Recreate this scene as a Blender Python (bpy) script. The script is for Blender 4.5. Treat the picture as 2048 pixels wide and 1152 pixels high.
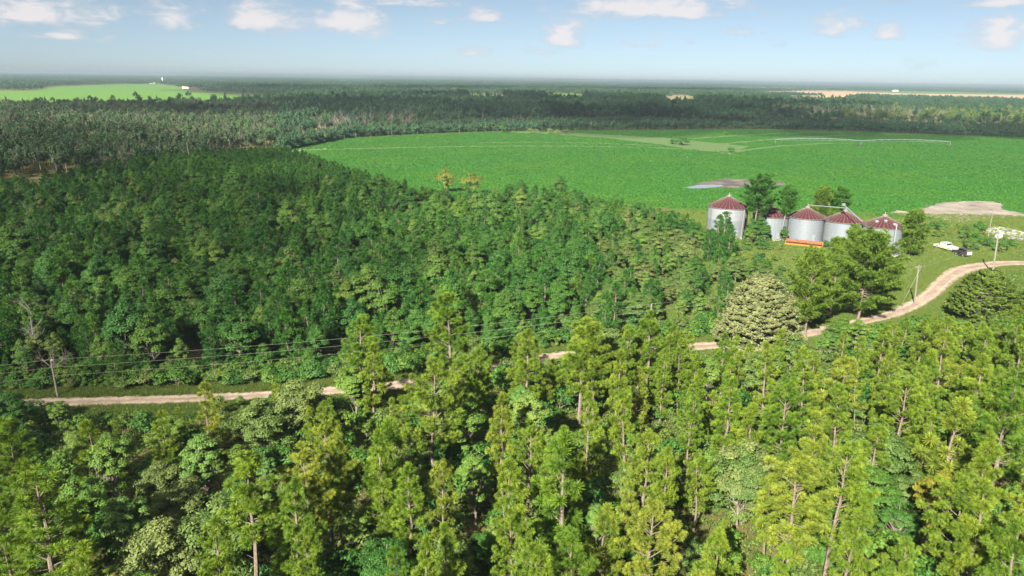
import bpy, math, random
import numpy as np
from mathutils import Vector, Matrix

for o in list(bpy.data.objects):
    bpy.data.objects.remove(o)
SC = bpy.context.scene
ROOT = SC.collection
rng = np.random.default_rng(11)
random.seed(11)

# ------------------------------------------------------------------ camera
CAM_H, FPX = 40.0, 1480.0
PITCH, ROLL = math.atan(418.5 / FPX), math.radians(0.81)
_U0 = np.array([0, math.sin(PITCH), math.cos(PITCH)])
FWD = np.array([0, math.cos(PITCH), -math.sin(PITCH)])
RGT = math.cos(ROLL) * np.array([1.0, 0, 0]) + math.sin(ROLL) * _U0
UPV = -math.sin(ROLL) * np.array([1.0, 0, 0]) + math.cos(ROLL) * _U0
cam = bpy.data.cameras.new('camera')
cam.sensor_width = 36
cam.lens = 36 * FPX / 2048
cam.clip_start, cam.clip_end = 1.0, 80000
camo = bpy.data.objects.new('camera', cam)
ROOT.objects.link(camo)
camo.matrix_world = Matrix(((RGT[0], UPV[0], -FWD[0], 0), (RGT[1], UPV[1], -FWD[1], 0),
                            (RGT[2], UPV[2], -FWD[2], CAM_H), (0, 0, 0, 1)))
SC.camera = camo

# ------------------------------------------------------------------ light, sky, exposure
SUN_EL, SUN_AZ = math.radians(33), math.radians(205)     # azimuth clockwise from +Y: behind the camera, to its left
SUN_DIR = Vector((math.sin(SUN_AZ) * math.cos(SUN_EL), math.cos(SUN_AZ) * math.cos(SUN_EL), math.sin(SUN_EL)))
sun = bpy.data.lights.new('sun', 'SUN')
sun.energy = 5.0
sun.angle = math.radians(0.6)
sun.color = (1.0, 0.9, 0.72)
suno = bpy.data.objects.new('sun', sun)
ROOT.objects.link(suno)
suno.rotation_euler = SUN_DIR.to_track_quat('Z', 'Y').to_euler()
SC.view_settings.view_transform = 'Standard'
SC.view_settings.look = 'None'
SC.view_settings.gamma = 1
SC.view_settings.use_curve_mapping = False
SC.view_settings.exposure = 2.25
SC.cycles.max_bounces = 6
SC.cycles.diffuse_bounces = 3
SC.cycles.transmission_bounces = 4
SC.cycles.transparent_max_bounces = 8
SC.cycles.volume_bounces = 0
SC.cycles.denoising_prefilter = 'ACCURATE'


def nn(nt, t, **kw):
    n = nt.nodes.new(t)
    for k, v in kw.items():
        if k in n.inputs.keys():
            n.inputs[k].default_value = v
        else:
            setattr(n, k, v)
    return n


def math_n(nt, op, a, b=None, clamp=False):
    n = nt.nodes.new('ShaderNodeMath')
    n.operation = op
    n.use_clamp = clamp
    for i, v in enumerate((a, b)):
        if v is None:
            continue
        if isinstance(v, (int, float)):
            n.inputs[i].default_value = v
        else:
            nt.links.new(v, n.inputs[i])
    return n.outputs[0]


def build_world():
    w = bpy.data.worlds.new('World')
    SC.world = w
    w.use_nodes = True
    nt = w.node_tree
    nt.nodes.clear()
    L = nt.links.new
    sky = nn(nt, 'ShaderNodeTexSky', sky_type='NISHITA', sun_disc=False, sun_elevation=SUN_EL, sun_rotation=SUN_AZ,
             altitude=50, air_density=.48, dust_density=.3, ozone_density=2.4)
    geo = nn(nt, 'ShaderNodeNewGeometry')
    inc = nn(nt, 'ShaderNodeVectorMath', operation='SCALE')
    inc.inputs['Scale'].default_value = -1
    L(geo.outputs['Incoming'], inc.inputs[0])
    sep = nn(nt, 'ShaderNodeSeparateXYZ')
    L(inc.outputs[0], sep.inputs[0])
    # cloud layer: far cumulus seen nearly edge-on, laid out in azimuth and log-elevation
    az = math_n(nt, 'ARCTAN2', sep.outputs['X'], sep.outputs['Y'])
    el = math_n(nt, 'ARCSINE', sep.outputs['Z'])
    elp = math_n(nt, 'MAXIMUM', el, 0.004)
    comb = nn(nt, 'ShaderNodeCombineXYZ')
    L(az, comb.inputs[0])
    L(math_n(nt, 'MULTIPLY', elp, 2.6), comb.inputs[1])
    n1 = nn(nt, 'ShaderNodeTexNoise', Scale=11.0, Detail=7.0, Roughness=0.55, Distortion=0.15)
    L(comb.outputs[0], n1.inputs['Vector'])
    n2 = nn(nt, 'ShaderNodeTexNoise', Scale=26.0, Detail=8.0, Roughness=0.58, Distortion=0.4)
    L(comb.outputs[0], n2.inputs['Vector'])
    n3 = nn(nt, 'ShaderNodeTexNoise', Scale=6.0, Detail=4.0, Roughness=0.5)
    L(comb.outputs[0], n3.inputs['Vector'])
    d = math_n(nt, 'ADD', math_n(nt, 'MULTIPLY', n1.outputs[0], 0.62), math_n(nt, 'MULTIPLY', n2.outputs[0], 0.38))
    # cover thickened overhead, out of view, as added fill light; thin towards the horizon
    bias = nn(nt, 'ShaderNodeMapRange', clamp=True)
    bias.inputs['From Min'].default_value = 0.01
    bias.inputs['From Max'].default_value = 0.4
    bias.inputs['To Min'].default_value = -0.09
    bias.inputs['To Max'].default_value = 0.1
    L(el, bias.inputs['Value'])
    d = math_n(nt, 'ADD', d, bias.outputs[0])
    # the cumulus heads seen over the horizon: azimuth, elevation, half width, half height (degrees), strength
    frag = math_n(nt, 'SUBTRACT', n2.outputs[0], 0.5)
    tot = None
    for (a, e, wa, we, s) in CLOUDS:
        da = math_n(nt, 'DIVIDE', math_n(nt, 'SUBTRACT', az, math.radians(a)), math.radians(wa))
        de = math_n(nt, 'DIVIDE', math_n(nt, 'SUBTRACT', el, math.radians(e)), math.radians(we))
        # flat base: distances below the centre count double
        de = math_n(nt, 'MAXIMUM', de, math_n(nt, 'MULTIPLY', de, -2.0))
        q = math_n(nt, 'SQRT', math_n(nt, 'ADD', math_n(nt, 'MULTIPLY', da, da), math_n(nt, 'MULTIPLY', de, de)))
        m = math_n(nt, 'MULTIPLY', math_n(nt, 'SUBTRACT', 1.0, q, True), s)
        tot = m if tot is None else math_n(nt, 'MAXIMUM', tot, m)
    heads = math_n(nt, 'ADD', tot, math_n(nt, 'MULTIPLY', frag, 1.7))
    heads = math_n(nt, 'MULTIPLY', heads, math_n(nt, 'MULTIPLY', tot, 9.0, True))
    hm = nn(nt, 'ShaderNodeMapRange', clamp=True, interpolation_type='SMOOTHSTEP')
    hm.inputs['From Min'].default_value = 0.05
    hm.inputs['From Max'].default_value = 0.85
    L(heads, hm.inputs['Value'])
    cov = nn(nt, 'ShaderNodeMapRange', clamp=True, interpolation_type='SMOOTHSTEP')
    cov.inputs['From Min'].default_value = 0.46
    cov.inputs['From Max'].default_value = 0.68
    L(d, cov.inputs['Value'])
    above = nn(nt, 'ShaderNodeMapRange', clamp=True)
    above.inputs['From Min'].default_value = 0.0
    above.inputs['From Max'].default_value = 0.035
    L(el, above.inputs['Value'])
    cloud = math_n(nt, 'MULTIPLY', cov.outputs[0], math_n(nt, 'MULTIPLY', above.outputs[0], 0.7))
    cloud = math_n(nt, 'MAXIMUM', cloud, math_n(nt, 'MULTIPLY', hm.outputs[0], 0.8))
    # grey undersides and warm lit heads
    shade = nn(nt, 'ShaderNodeMapRange', clamp=True)
    shade.inputs['From Min'].default_value = 0.36
    shade.inputs['From Max'].default_value = 0.6
    L(n3.outputs[0], shade.inputs['Value'])
    ccol = nn(nt, 'ShaderNodeMix', data_type='RGBA')
    ccol.inputs[6].default_value = (2.1, 2.4, 2.75, 1)
    ccol.inputs[7].default_value = (3.9, 3.65, 3.6, 1)
    L(math_n(nt, 'MAXIMUM', math_n(nt, 'MULTIPLY', shade.outputs[0], 0.55), hm.outputs[0]), ccol.inputs[0])
    hsv = nn(nt, 'ShaderNodeHueSaturation', Saturation=0.72, Value=0.43, Hue=0.482)
    L(sky.outputs[0], hsv.inputs['Color'])
    mix = nn(nt, 'ShaderNodeMix', data_type='RGBA')
    L(cloud, mix.inputs[0])
    L(hsv.outputs[0], mix.inputs[6])
    L(ccol.outputs[2], mix.inputs[7])
    bg = nn(nt, 'ShaderNodeBackground', Strength=0.05)
    L(mix.outputs[2], bg.inputs['Color'])
    out = nn(nt, 'ShaderNodeOutputWorld')
    L(bg.outputs[0], out.inputs['Surface'])


def ang(x, y):
    d = FWD + (x - 1024) / FPX * RGT - (y - 576) / FPX * UPV
    d = d / np.linalg.norm(d)
    return math.degrees(math.atan2(d[0], d[1])), math.degrees(math.asin(d[2]))


CLOUDS = []
for (x, y, w_, h_, s) in [(60, 28, 150, 42, .95), (535, 46, 95, 44, 1.0), (705, 46, 85, 52, 1.05), (1130, 74, 62, 46, .9),
                          (1290, 18, 190, 40, 1.1), (1385, 25, 80, 26, 1.0), (965, 38, 70, 26, .8), (1680, 56, 62, 30, .85),
                          (1775, 70, 34, 24, .7), (1995, 75, 62, 42, .95), (340, 36, 90, 36, .7), (1460, 15, 60, 14, .7),
                          (940, 107, 60, 15, .7), (120, 72, 100, 18, .6), (1075, 105, 40, 14, .6), (2010, 6, 70, 16, .9),
                          (1480, 66, 50, 14, .6), (800, 8, 140, 14, .7), (880, 46, 40, 14, .65), (1270, 92, 60, 14, .5)]:
    a_, e_ = ang(x, y)
    CLOUDS.append((a_, e_, w_ * 1.15 / FPX * 57.3, h_ * 1.3 / FPX * 57.3, s))
build_world()


# ------------------------------------------------------------------ helpers
def at(x, y, z=0.0):
    """ground place (metres) that the photograph shows at a given spot"""
    d = FWD + (x - 1024) / FPX * RGT - (y - 576) / FPX * UPV
    t = (z - CAM_H) / d[2]
    return np.array([d[0] * t, d[1] * t])


def proj(P):
    v = np.asarray(P, float) - np.array([0, 0, CAM_H])
    c = v @ FWD
    return np.stack([1024 + FPX * (v @ RGT) / c, 576 - FPX * (v @ UPV) / c], -1)


def ats(pts, z=0.0):
    return np.array([at(x, y, z) for x, y in pts])


class Geo:
    def __init__(s):
        s.v, s.f, s.n = [], [], 0

    def add(s, v, f, mat=0, rnd=None):
        f = np.asarray(f, int)
        s.v.append(np.asarray(v, float).reshape(-1, 3))
        s.f.append((f + s.n, mat, np.full(len(f), 0.5) if rnd is None else rnd))
        s.n += len(s.v[-1])
        return s

    def box(s, c, size, mat=0, rz=0.0, ry=0.0, rx=0.0):
        x, y, z = (np.array(size) / 2)
        v = np.array([(i, j, k) for i in (-x, x) for j in (-y, y) for k in (-z, z)])
        if rx or ry or rz:
            m = Matrix.Rotation(rz, 3, 'Z') @ Matrix.Rotation(ry, 3, 'Y') @ Matrix.Rotation(rx, 3, 'X')
            v = v @ np.array(m).T
        return s.add(v + np.array(c), [(0, 1, 3, 2), (4, 6, 7, 5), (0, 4, 5, 1), (2, 3, 7, 6), (0, 2, 6, 4), (1, 5, 7, 3)], mat)

    def tube(s, path, rad, sides=6, mat=0, cap=True):
        path = np.asarray(path, float)
        n = len(path)
        rad = np.broadcast_to(rad, n)
        t = np.gradient(path, axis=0)
        t /= np.linalg.norm(t, axis=1)[:, None] + 1e-9
        ref = np.where(np.abs(t[:, 2:3]) > 0.9, [[1.0, 0, 0]], [[0, 0, 1.0]])
        a = np.cross(t, ref)
        a /= np.linalg.norm(a, axis=1)[:, None] + 1e-9
        b = np.cross(t, a)
        th = np.arange(sides) * 2 * math.pi / sides
        v = path[:, None] + rad[:, None, None] * (np.cos(th)[None, :, None] * a[:, None] + np.sin(th)[None, :, None] * b[:, None])
        i = np.arange(n - 1)[:, None] * sides
        j = np.arange(sides)[None]
        k = (j + 1) % sides
        f = np.stack([i + j, i + k, i + sides + k, i + sides + j], -1).reshape(-1, 4)
        s.add(v, f, mat)
        if cap:
            for e in (0, n - 1):
                c = s.n - n * sides if e == 0 else s.n - sides
                s.f.append((np.array([[c + q for q in range(sides)]]), mat, np.array([.5])))
        return s

    def lathe(s, prof, sides=24, mat=0, a0=0.0, a1=2 * math.pi):
        prof = np.asarray(prof, float)
        full = abs(a1 - a0 - 2 * math.pi) < 1e-6
        m = sides if full else sides + 1
        th = a0 + (a1 - a0) * np.arange(m) / sides
        v = np.stack([prof[:, None, 0] * np.cos(th), prof[:, None, 0] * np.sin(th), prof[:, None, 1] + 0 * th], -1)
        i = np.arange(len(prof) - 1)[:, None] * m
        j = np.arange(sides)[None]
        k = (j + 1) % m
        return s.add(v, np.stack([i + j, i + k, i + m + k, i + m + j], -1).reshape(-1, 4), mat)

    def mesh(s, name, mats, smooth=False):
        me = bpy.data.meshes.new(name)
        v = np.concatenate(s.v)
        me.vertices.add(len(v))
        me.vertices.foreach_set('co', v.astype(np.float32).ravel())
        loops = np.concatenate([f.ravel() for f, _, _ in s.f])
        tot = np.concatenate([np.full(len(f), f.shape[1]) for f, _, _ in s.f])
        me.loops.add(len(loops))
        me.loops.foreach_set('vertex_index', loops.astype(np.int32))
        me.polygons.add(len(tot))
        me.polygons.foreach_set('loop_start', np.concatenate([[0], np.cumsum(tot)[:-1]]).astype(np.int32))
        me.polygons.foreach_set('material_index', np.concatenate([np.full(len(f), m) for f, m, _ in s.f]).astype(np.int32))
        me.polygons.foreach_set('use_smooth', np.full(len(tot), smooth))
        at_ = me.attributes.new('rnd', 'FLOAT', 'FACE')
        at_.data.foreach_set('value', np.concatenate([r for _, _, r in s.f]).astype(np.float32))
        for m in (mats if isinstance(mats, (list, tuple)) else [mats]):
            me.materials.append(m)
        me.update(calc_edges=True)
        me.validate()
        return me

    def obj(s, name, mats, parent=None, smooth=False, loc=None):
        o = bpy.data.objects.new(name, s.mesh(name, mats, smooth))
        ROOT.objects.link(o)
        o.parent = parent
        if loc is not None:
            o.location = loc
        return o


def tag(o, label=None, cat=None, group=None, kind=None):
    for k, v in (('label', label), ('category', cat), ('group', group), ('kind', kind)):
        if v:
            o[k] = v
    return o


def empty(name, loc, label, cat, group=None, rz=0.0):
    o = bpy.data.objects.new(name, None)
    o.empty_display_size = 0.5
    ROOT.objects.link(o)
    o.location = loc
    o.rotation_euler = (0, 0, rz)
    return tag(o, label, cat, group)


def inside(P, poly):
    P = np.asarray(P)
    x, y = P[:, 0], P[:, 1]
    r = np.zeros(len(P), bool)
    n = len(poly)
    for i in range(n):
        x0, y0 = poly[i]
        x1, y1 = poly[(i + 1) % n]
        c = ((y0 > y) != (y1 > y)) & (x < (x1 - x0) * (y - y0) / (y1 - y0 + 1e-12) + x0)
        r ^= c
    return r


def seg_dist(P, line):
    d = np.full(len(P), 1e9)
    for a, b in zip(line[:-1], line[1:]):
        ab = b - a
        t = np.clip(((P - a) @ ab) / (ab @ ab), 0, 1)
        d = np.minimum(d, np.linalg.norm(P - (a + t[:, None] * ab), axis=1))
    return d


# ------------------------------------------------------------------ materials
def mat_base(name):
    m = bpy.data.materials.new(name)
    m.use_nodes = True
    nt = m.node_tree
    nt.nodes.clear()
    out = nn(nt, 'ShaderNodeOutputMaterial')
    return m, nt, out


def ramp(nt, fac, stops, interp='LINEAR'):
    r = nn(nt, 'ShaderNodeValToRGB')
    r.color_ramp.interpolation = interp
    while len(r.color_ramp.elements) < len(stops):
        r.color_ramp.elements.new(0.5)
    for e, (p, c) in zip(r.color_ramp.elements, stops):
        e.position = p
        e.color = (*c, 1)
    nt.links.new(fac, r.inputs[0])
    return r.outputs[0]


def mixc(nt, fac, a, b, mode='MIX'):
    n = nn(nt, 'ShaderNodeMix', data_type='RGBA', blend_type=mode)
    for i, v in ((0, fac), (6, a), (7, b)):
        if isinstance(v, (int, float)):
            n.inputs[i].default_value = v
        elif isinstance(v, tuple):
            n.inputs[i].default_value = (*v, 1)
        else:
            nt.links.new(v, n.inputs[i])
    return n.outputs[2]


def leaf_mat(name, tree_cols, transl=0.35, spread=0.35, rough=0.55, patchy=None):
    """leaf colour: varies from tree to tree (object random) and from leaf to leaf (face value)"""
    m, nt, out = mat_base(name)
    L = nt.links.new
    oi = nn(nt, 'ShaderNodeObjectInfo')
    k = len(tree_cols)
    col = ramp(nt, oi.outputs['Random'], [(i / max(1, k - 1), c) for i, c in enumerate(tree_cols)])
    if patchy:
        gp_ = nn(nt, 'ShaderNodeNewGeometry')
        nz_ = nn(nt, 'ShaderNodeTexNoise', Scale=.022, Detail=5.0, Roughness=.6)
        L(gp_.outputs['Position'], nz_.inputs['Vector'])
        col = mixc(nt, ramp(nt, nz_.outputs[0], [(.45, (0, 0, 0)), (.68, (1, 1, 1))]), col, patchy)
    a = nn(nt, 'ShaderNodeAttribute', attribute_name='rnd')
    v = nn(nt, 'ShaderNodeMapRange')
    v.inputs['To Min'].default_value = 1 - spread
    v.inputs['To Max'].default_value = 1 + spread
    L(a.outputs['Fac'], v.inputs['Value'])
    h = nn(nt, 'ShaderNodeHueSaturation')
    L(v.outputs[0], h.inputs['Value'])
    hue = nn(nt, 'ShaderNodeMapRange')
    hue.inputs['To Min'].default_value = 0.515
    hue.inputs['To Max'].default_value = 0.485
    L(a.outputs['Fac'], hue.inputs['Value'])
    L(hue.outputs[0], h.inputs['Hue'])
    L(col, h.inputs['Color'])
    p = nn(nt, 'ShaderNodeBsdfPrincipled', Roughness=rough)
    p.inputs['Specular IOR Level'].default_value = 0.25
    t = nn(nt, 'ShaderNodeBsdfTranslucent')
    L(h.outputs[0], p.inputs['Base Color'])
    warm = mixc(nt, 0.5, h.outputs[0], (0.9, 1.0, 0.25), 'MULTIPLY')
    L(warm, t.inputs['Color'])
    mx = nn(nt, 'ShaderNodeMixShader')
    mx.inputs[0].default_value = transl
    L(p.outputs[0], mx.inputs[1])
    L(t.outputs[0], mx.inputs[2])
    L(mx.outputs[0], out.inputs['Surface'])
    return m


def noise_mat(name, c0, c1, scale=3.0, rough=0.85, detail=6.0, bump=0.0, coords='Object', c2=None, metallic=0.0, mid=0.5, stretch=(1, 1, 1), spec=0.3):
    m, nt, out = mat_base(name)
    L = nt.links.new
    tc = nn(nt, 'ShaderNodeTexCoord')
    mp = nn(nt, 'ShaderNodeMapping')
    mp.inputs['Scale'].default_value = stretch
    L(tc.outputs[coords], mp.inputs[0])
    n = nn(nt, 'ShaderNodeTexNoise', Scale=scale, Detail=detail, Roughness=0.6)
    L(mp.outputs[0], n.inputs['Vector'])
    st = [(0.3, c0), (0.7, c1)] if c2 is None else [(0.28, c0), (mid, c1), (0.72, c2)]
    col = ramp(nt, n.outputs[0], st)
    p = nn(nt, 'ShaderNodeBsdfPrincipled', Roughness=rough, Metallic=metallic)
    p.inputs['Specular IOR Level'].default_value = spec
    L(col, p.inputs['Base Color'])
    if bump:
        b = nn(nt, 'ShaderNodeBump', Strength=bump, Distance=0.1)
        L(n.outputs[0], b.inputs['Height'])
        L(b.outputs[0], p.inputs['Normal'])
    L(p.outputs[0], out.inputs['Surface'])
    return m


M = {}
M['bark'] = noise_mat('pine_bark', (0.07, 0.056, 0.046), (0.16, 0.135, 0.115), 6, 0.9, bump=0.3)
M['bark_grey'] = noise_mat('grey_bark', (0.08, 0.07, 0.058), (0.19, 0.17, 0.145), 6, 0.9, bump=0.3)
M['dead'] = noise_mat('weathered_wood', (.13, .125, .118), (.25, .24, .23), 5, 0.9)
M['pine'] = leaf_mat('pine_needles', [(.078, .155, .014), (.13, .195, .018), (.098, .178, .016), (.165, .208, .026)], .36, .35)
M['pine_big'] = leaf_mat('big_pine_needles', [(.066, .128, .013), (.085, .142, .015)], .3, .4)
M['pine_mid'] = leaf_mat('pine_needles_dark', [(.021, .09, .014), (.04, .122, .015), (.027, .1, .018), (.06, .138, .017)], .3, .35)
M['broad'] = leaf_mat('broad_leaves', [(.021, .08, .014), (.044, .118, .016), (.028, .095, .019), (.066, .134, .018), (.024, .09, .014)], .3, .35)
M['broad_light'] = leaf_mat('pale_leaves', [(.075, .165, .026), (.11, .18, .034), (.068, .155, .034), (.105, .185, .028)], .35, .3)
M['olive'] = leaf_mat('olive_leaves', [(.08, .125, .03), (.062, .115, .026), (.1, .135, .04)], .3, .35)
M['yellow'] = leaf_mat('yellow_leaves', [(.14, .15, .018), (.17, .165, .02)], .35, .25)
M['willow'] = leaf_mat('golden_leaves', [(.1, .135, .022), (.125, .145, .024)], .3, .25)
M['cedar'] = leaf_mat('cedar_sprays', [(.06, .1, .014), (.065, .105, .016)], .15, .45)
M['pale_tree'] = leaf_mat('silvery_leaves', [(.16, .19, .085), (.175, .2, .09)], .35, .25)
M['far'] = leaf_mat('far_leaves', [(.014, .052, .022), (.026, .072, .026), (.016, .056, .028), (.034, .08, .028)], .2, .35)
M['swamp'] = leaf_mat('swamp_leaves', [(.02, .06, .024), (.042, .085, .028), (.05, .07, .034), (.024, .075, .026), (.045, .055, .036)], .2, .35)
M['brown'] = leaf_mat('dry_brown_leaves', [(.13, .065, .035), (.16, .085, .045)], .2, .35)
M['weeds'] = leaf_mat('weed_leaves', [(.08, .16, .02), (.12, .18, .03), (.06, .15, .02)], .35, .35)
M['grass'] = leaf_mat('grass_blades', [(.07, .125, .02), (.105, .14, .034), (.06, .115, .018)], .35, .35)
M['crop'] = leaf_mat('crop_leaves', [(.022, .115, .015), (.038, .138, .015), (.028, .125, .017)], .3, .16, patchy=(.046, .138, .014))
M['dead_far'] = noise_mat('grey_bare_wood', (.1, .09, .08), (.2, .18, .155), 2, .9)

# ------------------------------------------------------------------ tree forms


def unit(v):
    return v / (np.linalg.norm(v, axis=-1, keepdims=True) + 1e-9)


def needles(g, c, d, n, ln, w, r, mat=0):
    """tufts of needles: c, d are (k,3) centres and directions"""
    k = len(c)
    u = unit(r.normal(size=(k, n, 3)) * 0.6 + d[:, None] * 0.5)
    L = ln * r.uniform(.7, 1.1, (k, n, 1))
    base = c[:, None] + u * ln * 0.08
    tip = c[:, None] + u * L
    side = unit(np.cross(u, r.normal(size=(k, n, 3)))) * w / 2
    v = np.stack([base - side * .6, base + side * .6, tip + side * .55, tip - side * .55], 2).reshape(-1, 3)
    f = np.arange(k * n * 4).reshape(-1, 4)
    rn = np.clip(np.repeat(r.uniform(.1, .9, k), n) + r.normal(0, .14, k * n), 0, 1)
    g.add(v, f, mat, rn)


def leaves(g, c, nrm, size, r, mat=0, aspect=1.5, grp=None):
    k = len(c)
    a = unit(np.cross(nrm, r.normal(size=(k, 3))))
    b = np.cross(nrm, a)
    s = size * r.uniform(.65, 1.25, (k, 1))
    v = np.stack([c - a * s * aspect / 2, c + b * s / 2 - nrm * s * .1, c + a * s * aspect / 2, c - b * s / 2 - nrm * s * .1], 1).reshape(-1, 3)
    base = r.uniform(.2, .8, k) if grp is None else grp
    g.add(v, np.arange(k * 4).reshape(-1, 4), mat, np.clip(base + r.normal(0, .15, k), 0, 1))


def pine_form(seed, H, rad, cb, young=0.5, nn_=26, ln=.34, w=.05, dens=1.0, dead=4, whorl=.5, lod=0, more=0):
    """trunk Geo and crown Geo of a southern pine"""
    r = np.random.default_rng(seed)
    tg, cg = Geo(), Geo()
    n = 9
    zs = np.linspace(0, H, n)
    bend = np.cumsum(r.normal(0, .045, (n, 2)), 0) * (H / 10)
    bend -= bend[0]
    path = np.column_stack([bend, zs])
    r0 = .0115 * H + .02
    tg.tube(path, r0 * (1 - zs / H) ** .75 + .018, 6 if lod == 0 else 4)

    def trunk(z):
        return np.array([np.interp(z, zs, path[:, 0]), np.interp(z, zs, path[:, 1]), z])
    C, D = [], []
    z = cb * H
    ph = r.uniform(0, 6.28)
    while z < H - .25:
        t = (z - cb * H) / (H - cb * H)
        prof_y = (1 - t) ** .75 * (.6 + .4 * min(1, t / .2))
        prof_m = math.sqrt(max(0.02, 1 - t ** 2.4)) * (.5 + .5 * min(1, t / .3))
        L0 = rad * (young * prof_y + (1 - young) * prof_m)
        m = r.integers(3, 6) + more
        ph += 1.0
        for i in range(m):
            if r.random() < .26:
                continue
            a = ph + i * 2 * math.pi / m + r.normal(0, .3)
            L = max(.3, L0 * r.uniform(.55, 1.15))
            el = math.radians(8 + 42 * t + r.normal(0, 9))
            h = np.array([math.cos(a), math.sin(a), 0])
            s = np.linspace(0, 1, 4)[:, None]
            p0 = trunk(z + r.normal(0, .12))
            bp = p0 + h * (L * s * math.cos(el)) + np.array([0, 0, 1.0]) * (L * (s * math.sin(el) + .22 * s ** 2))
            if lod == 0 or L > 1.2:
                tg.tube(bp, np.linspace(.014 + .012 * L, .008, 4), 4 if lod == 0 else 3, cap=False)
            nt_ = max(1, int(round(L / .56 * dens)))
            for q in range(nt_):
                u = 1 - (q / max(1, nt_)) * .68
                c = np.array([np.interp(u, s[:, 0], bp[:, j]) for j in range(3)])
                if q:
                    sd = np.cross(h, [0, 0, 1]) * (1 if q % 2 else -1)
                    c = c + sd * r.uniform(.12, .42) * min(1, L) + np.array([0, 0, r.uniform(-.03, .22)])
                    d = unit(h * .5 + sd * .6 + np.array([0, 0, .75]))
                else:
                    d = unit(h * .75 + np.array([0, 0, .7]))
                C.append(c)
                D.append(d)
        z += whorl * r.uniform(.75, 1.25)
    for q in range(4):
        C.append(trunk(H - .14 * q) + r.normal(0, .05, 3))
        D.append(np.array([0, 0, 1.0]))
    for q in range(dead):
        z = r.uniform(.35, 1) * cb * H
        a = r.uniform(0, 6.28)
        L = r.uniform(.4, 1.4)
        s = np.linspace(0, 1, 3)[:, None]
        tg.tube(trunk(z) + np.array([math.cos(a), math.sin(a), .12]) * L * s + np.array([0, 0, -.15]) * s ** 2 * L, [.022, .015, .006], 3, cap=False)
    needles(cg, np.array(C), np.array(D), nn_, ln, w, r)
    return tg, cg


def limb_tree(tg, r, base, lobes, H, r0, sides=5, droop=.0):
    """trunk that forks into limbs reaching the lobes of the crown"""
    top = lobes[np.argmax(lobes[:, 2])]
    zs = np.linspace(0, 1, 6)[:, None]
    path = np.array(base) + (top - base) * zs + np.array([0, 0, 0])
    path[1:-1, :2] += r.normal(0, .02 * H, (4, 2))
    tg.tube(path, np.linspace(r0, r0 * .2, 6), sides)
    for c in lobes:
        z = min(c[2] * r.uniform(.35, .75), H * .7)
        p0 = np.array([np.interp(z, path[:, 2], path[:, j]) for j in range(3)])
        mid = (p0 + c) / 2 + r.normal(0, .04 * H, 3) * .6
        tg.tube(np.array([p0, mid, c]), [r0 * .38, r0 * .25, r0 * .08], 3, cap=False)


def broad_form(seed, H, rx, cb=.25, lobes=34, per=95, leaf=.2, lobe_r=.3, aspect=1.5, shape=1.0, r0=None, flat=.8, fill=.35):
    """broadleaf tree: lobes of leaves spread over an uneven crown"""
    r = np.random.default_rng(seed)
    tg, cg = Geo(), Geo()
    cz, rz = H * (cb + 1) / 2, H * (1 - cb) / 2
    u = unit(r.normal(size=(lobes, 3)))
    u[:, 2] = np.where(r.random(lobes) < .6, np.abs(u[:, 2]), u[:, 2])
    rr = np.where(r.random(lobes) < fill, r.uniform(.25, .6, lobes), r.uniform(.66, .9, lobes))
    k = u * rr[:, None] * r.uniform(.85, 1.12, (lobes, 1))
    zf = k[:, 2]
    wid = np.where(zf > 0, (1 - np.clip(zf, 0, 1)) ** (shape - 1) if shape != 1 else 1, 1)
    c = np.column_stack([k[:, 0] * rx * wid, k[:, 1] * rx * wid, cz + zf * rz])
    c[np.argmax(c[:, 2])] = [r.normal(0, .06 * rx), r.normal(0, .06 * rx), H * .95]
    limb_tree(tg, r, np.zeros(3), c, H, r0 or .011 * H + .03)
    lr = lobe_r * rx * r.uniform(.7, 1.3, lobes)
    n = (per * (lr / (lobe_r * rx)) ** 2).astype(int) + 4
    idx = np.repeat(np.arange(lobes), n)
    v = unit(r.normal(size=(len(idx), 3)))
    v[:, 2] = np.abs(v[:, 2]) * .85 + v[:, 2] * .15
    rad = r.uniform(.45, 1.05, (len(idx), 1))
    p = c[idx] + v * rad * lr[idx][:, None] * np.array([1, 1, flat])
    nrm = unit(v * .8 + unit(c[idx] - np.array([0, 0, cz * .8])) * .5 + r.normal(0, .42, v.shape) + np.array([0, 0, .35]))
    leaves(cg, p, nrm, leaf, r, 0, aspect, np.repeat(r.uniform(.25, .75, lobes), n))
    return tg, cg


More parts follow.
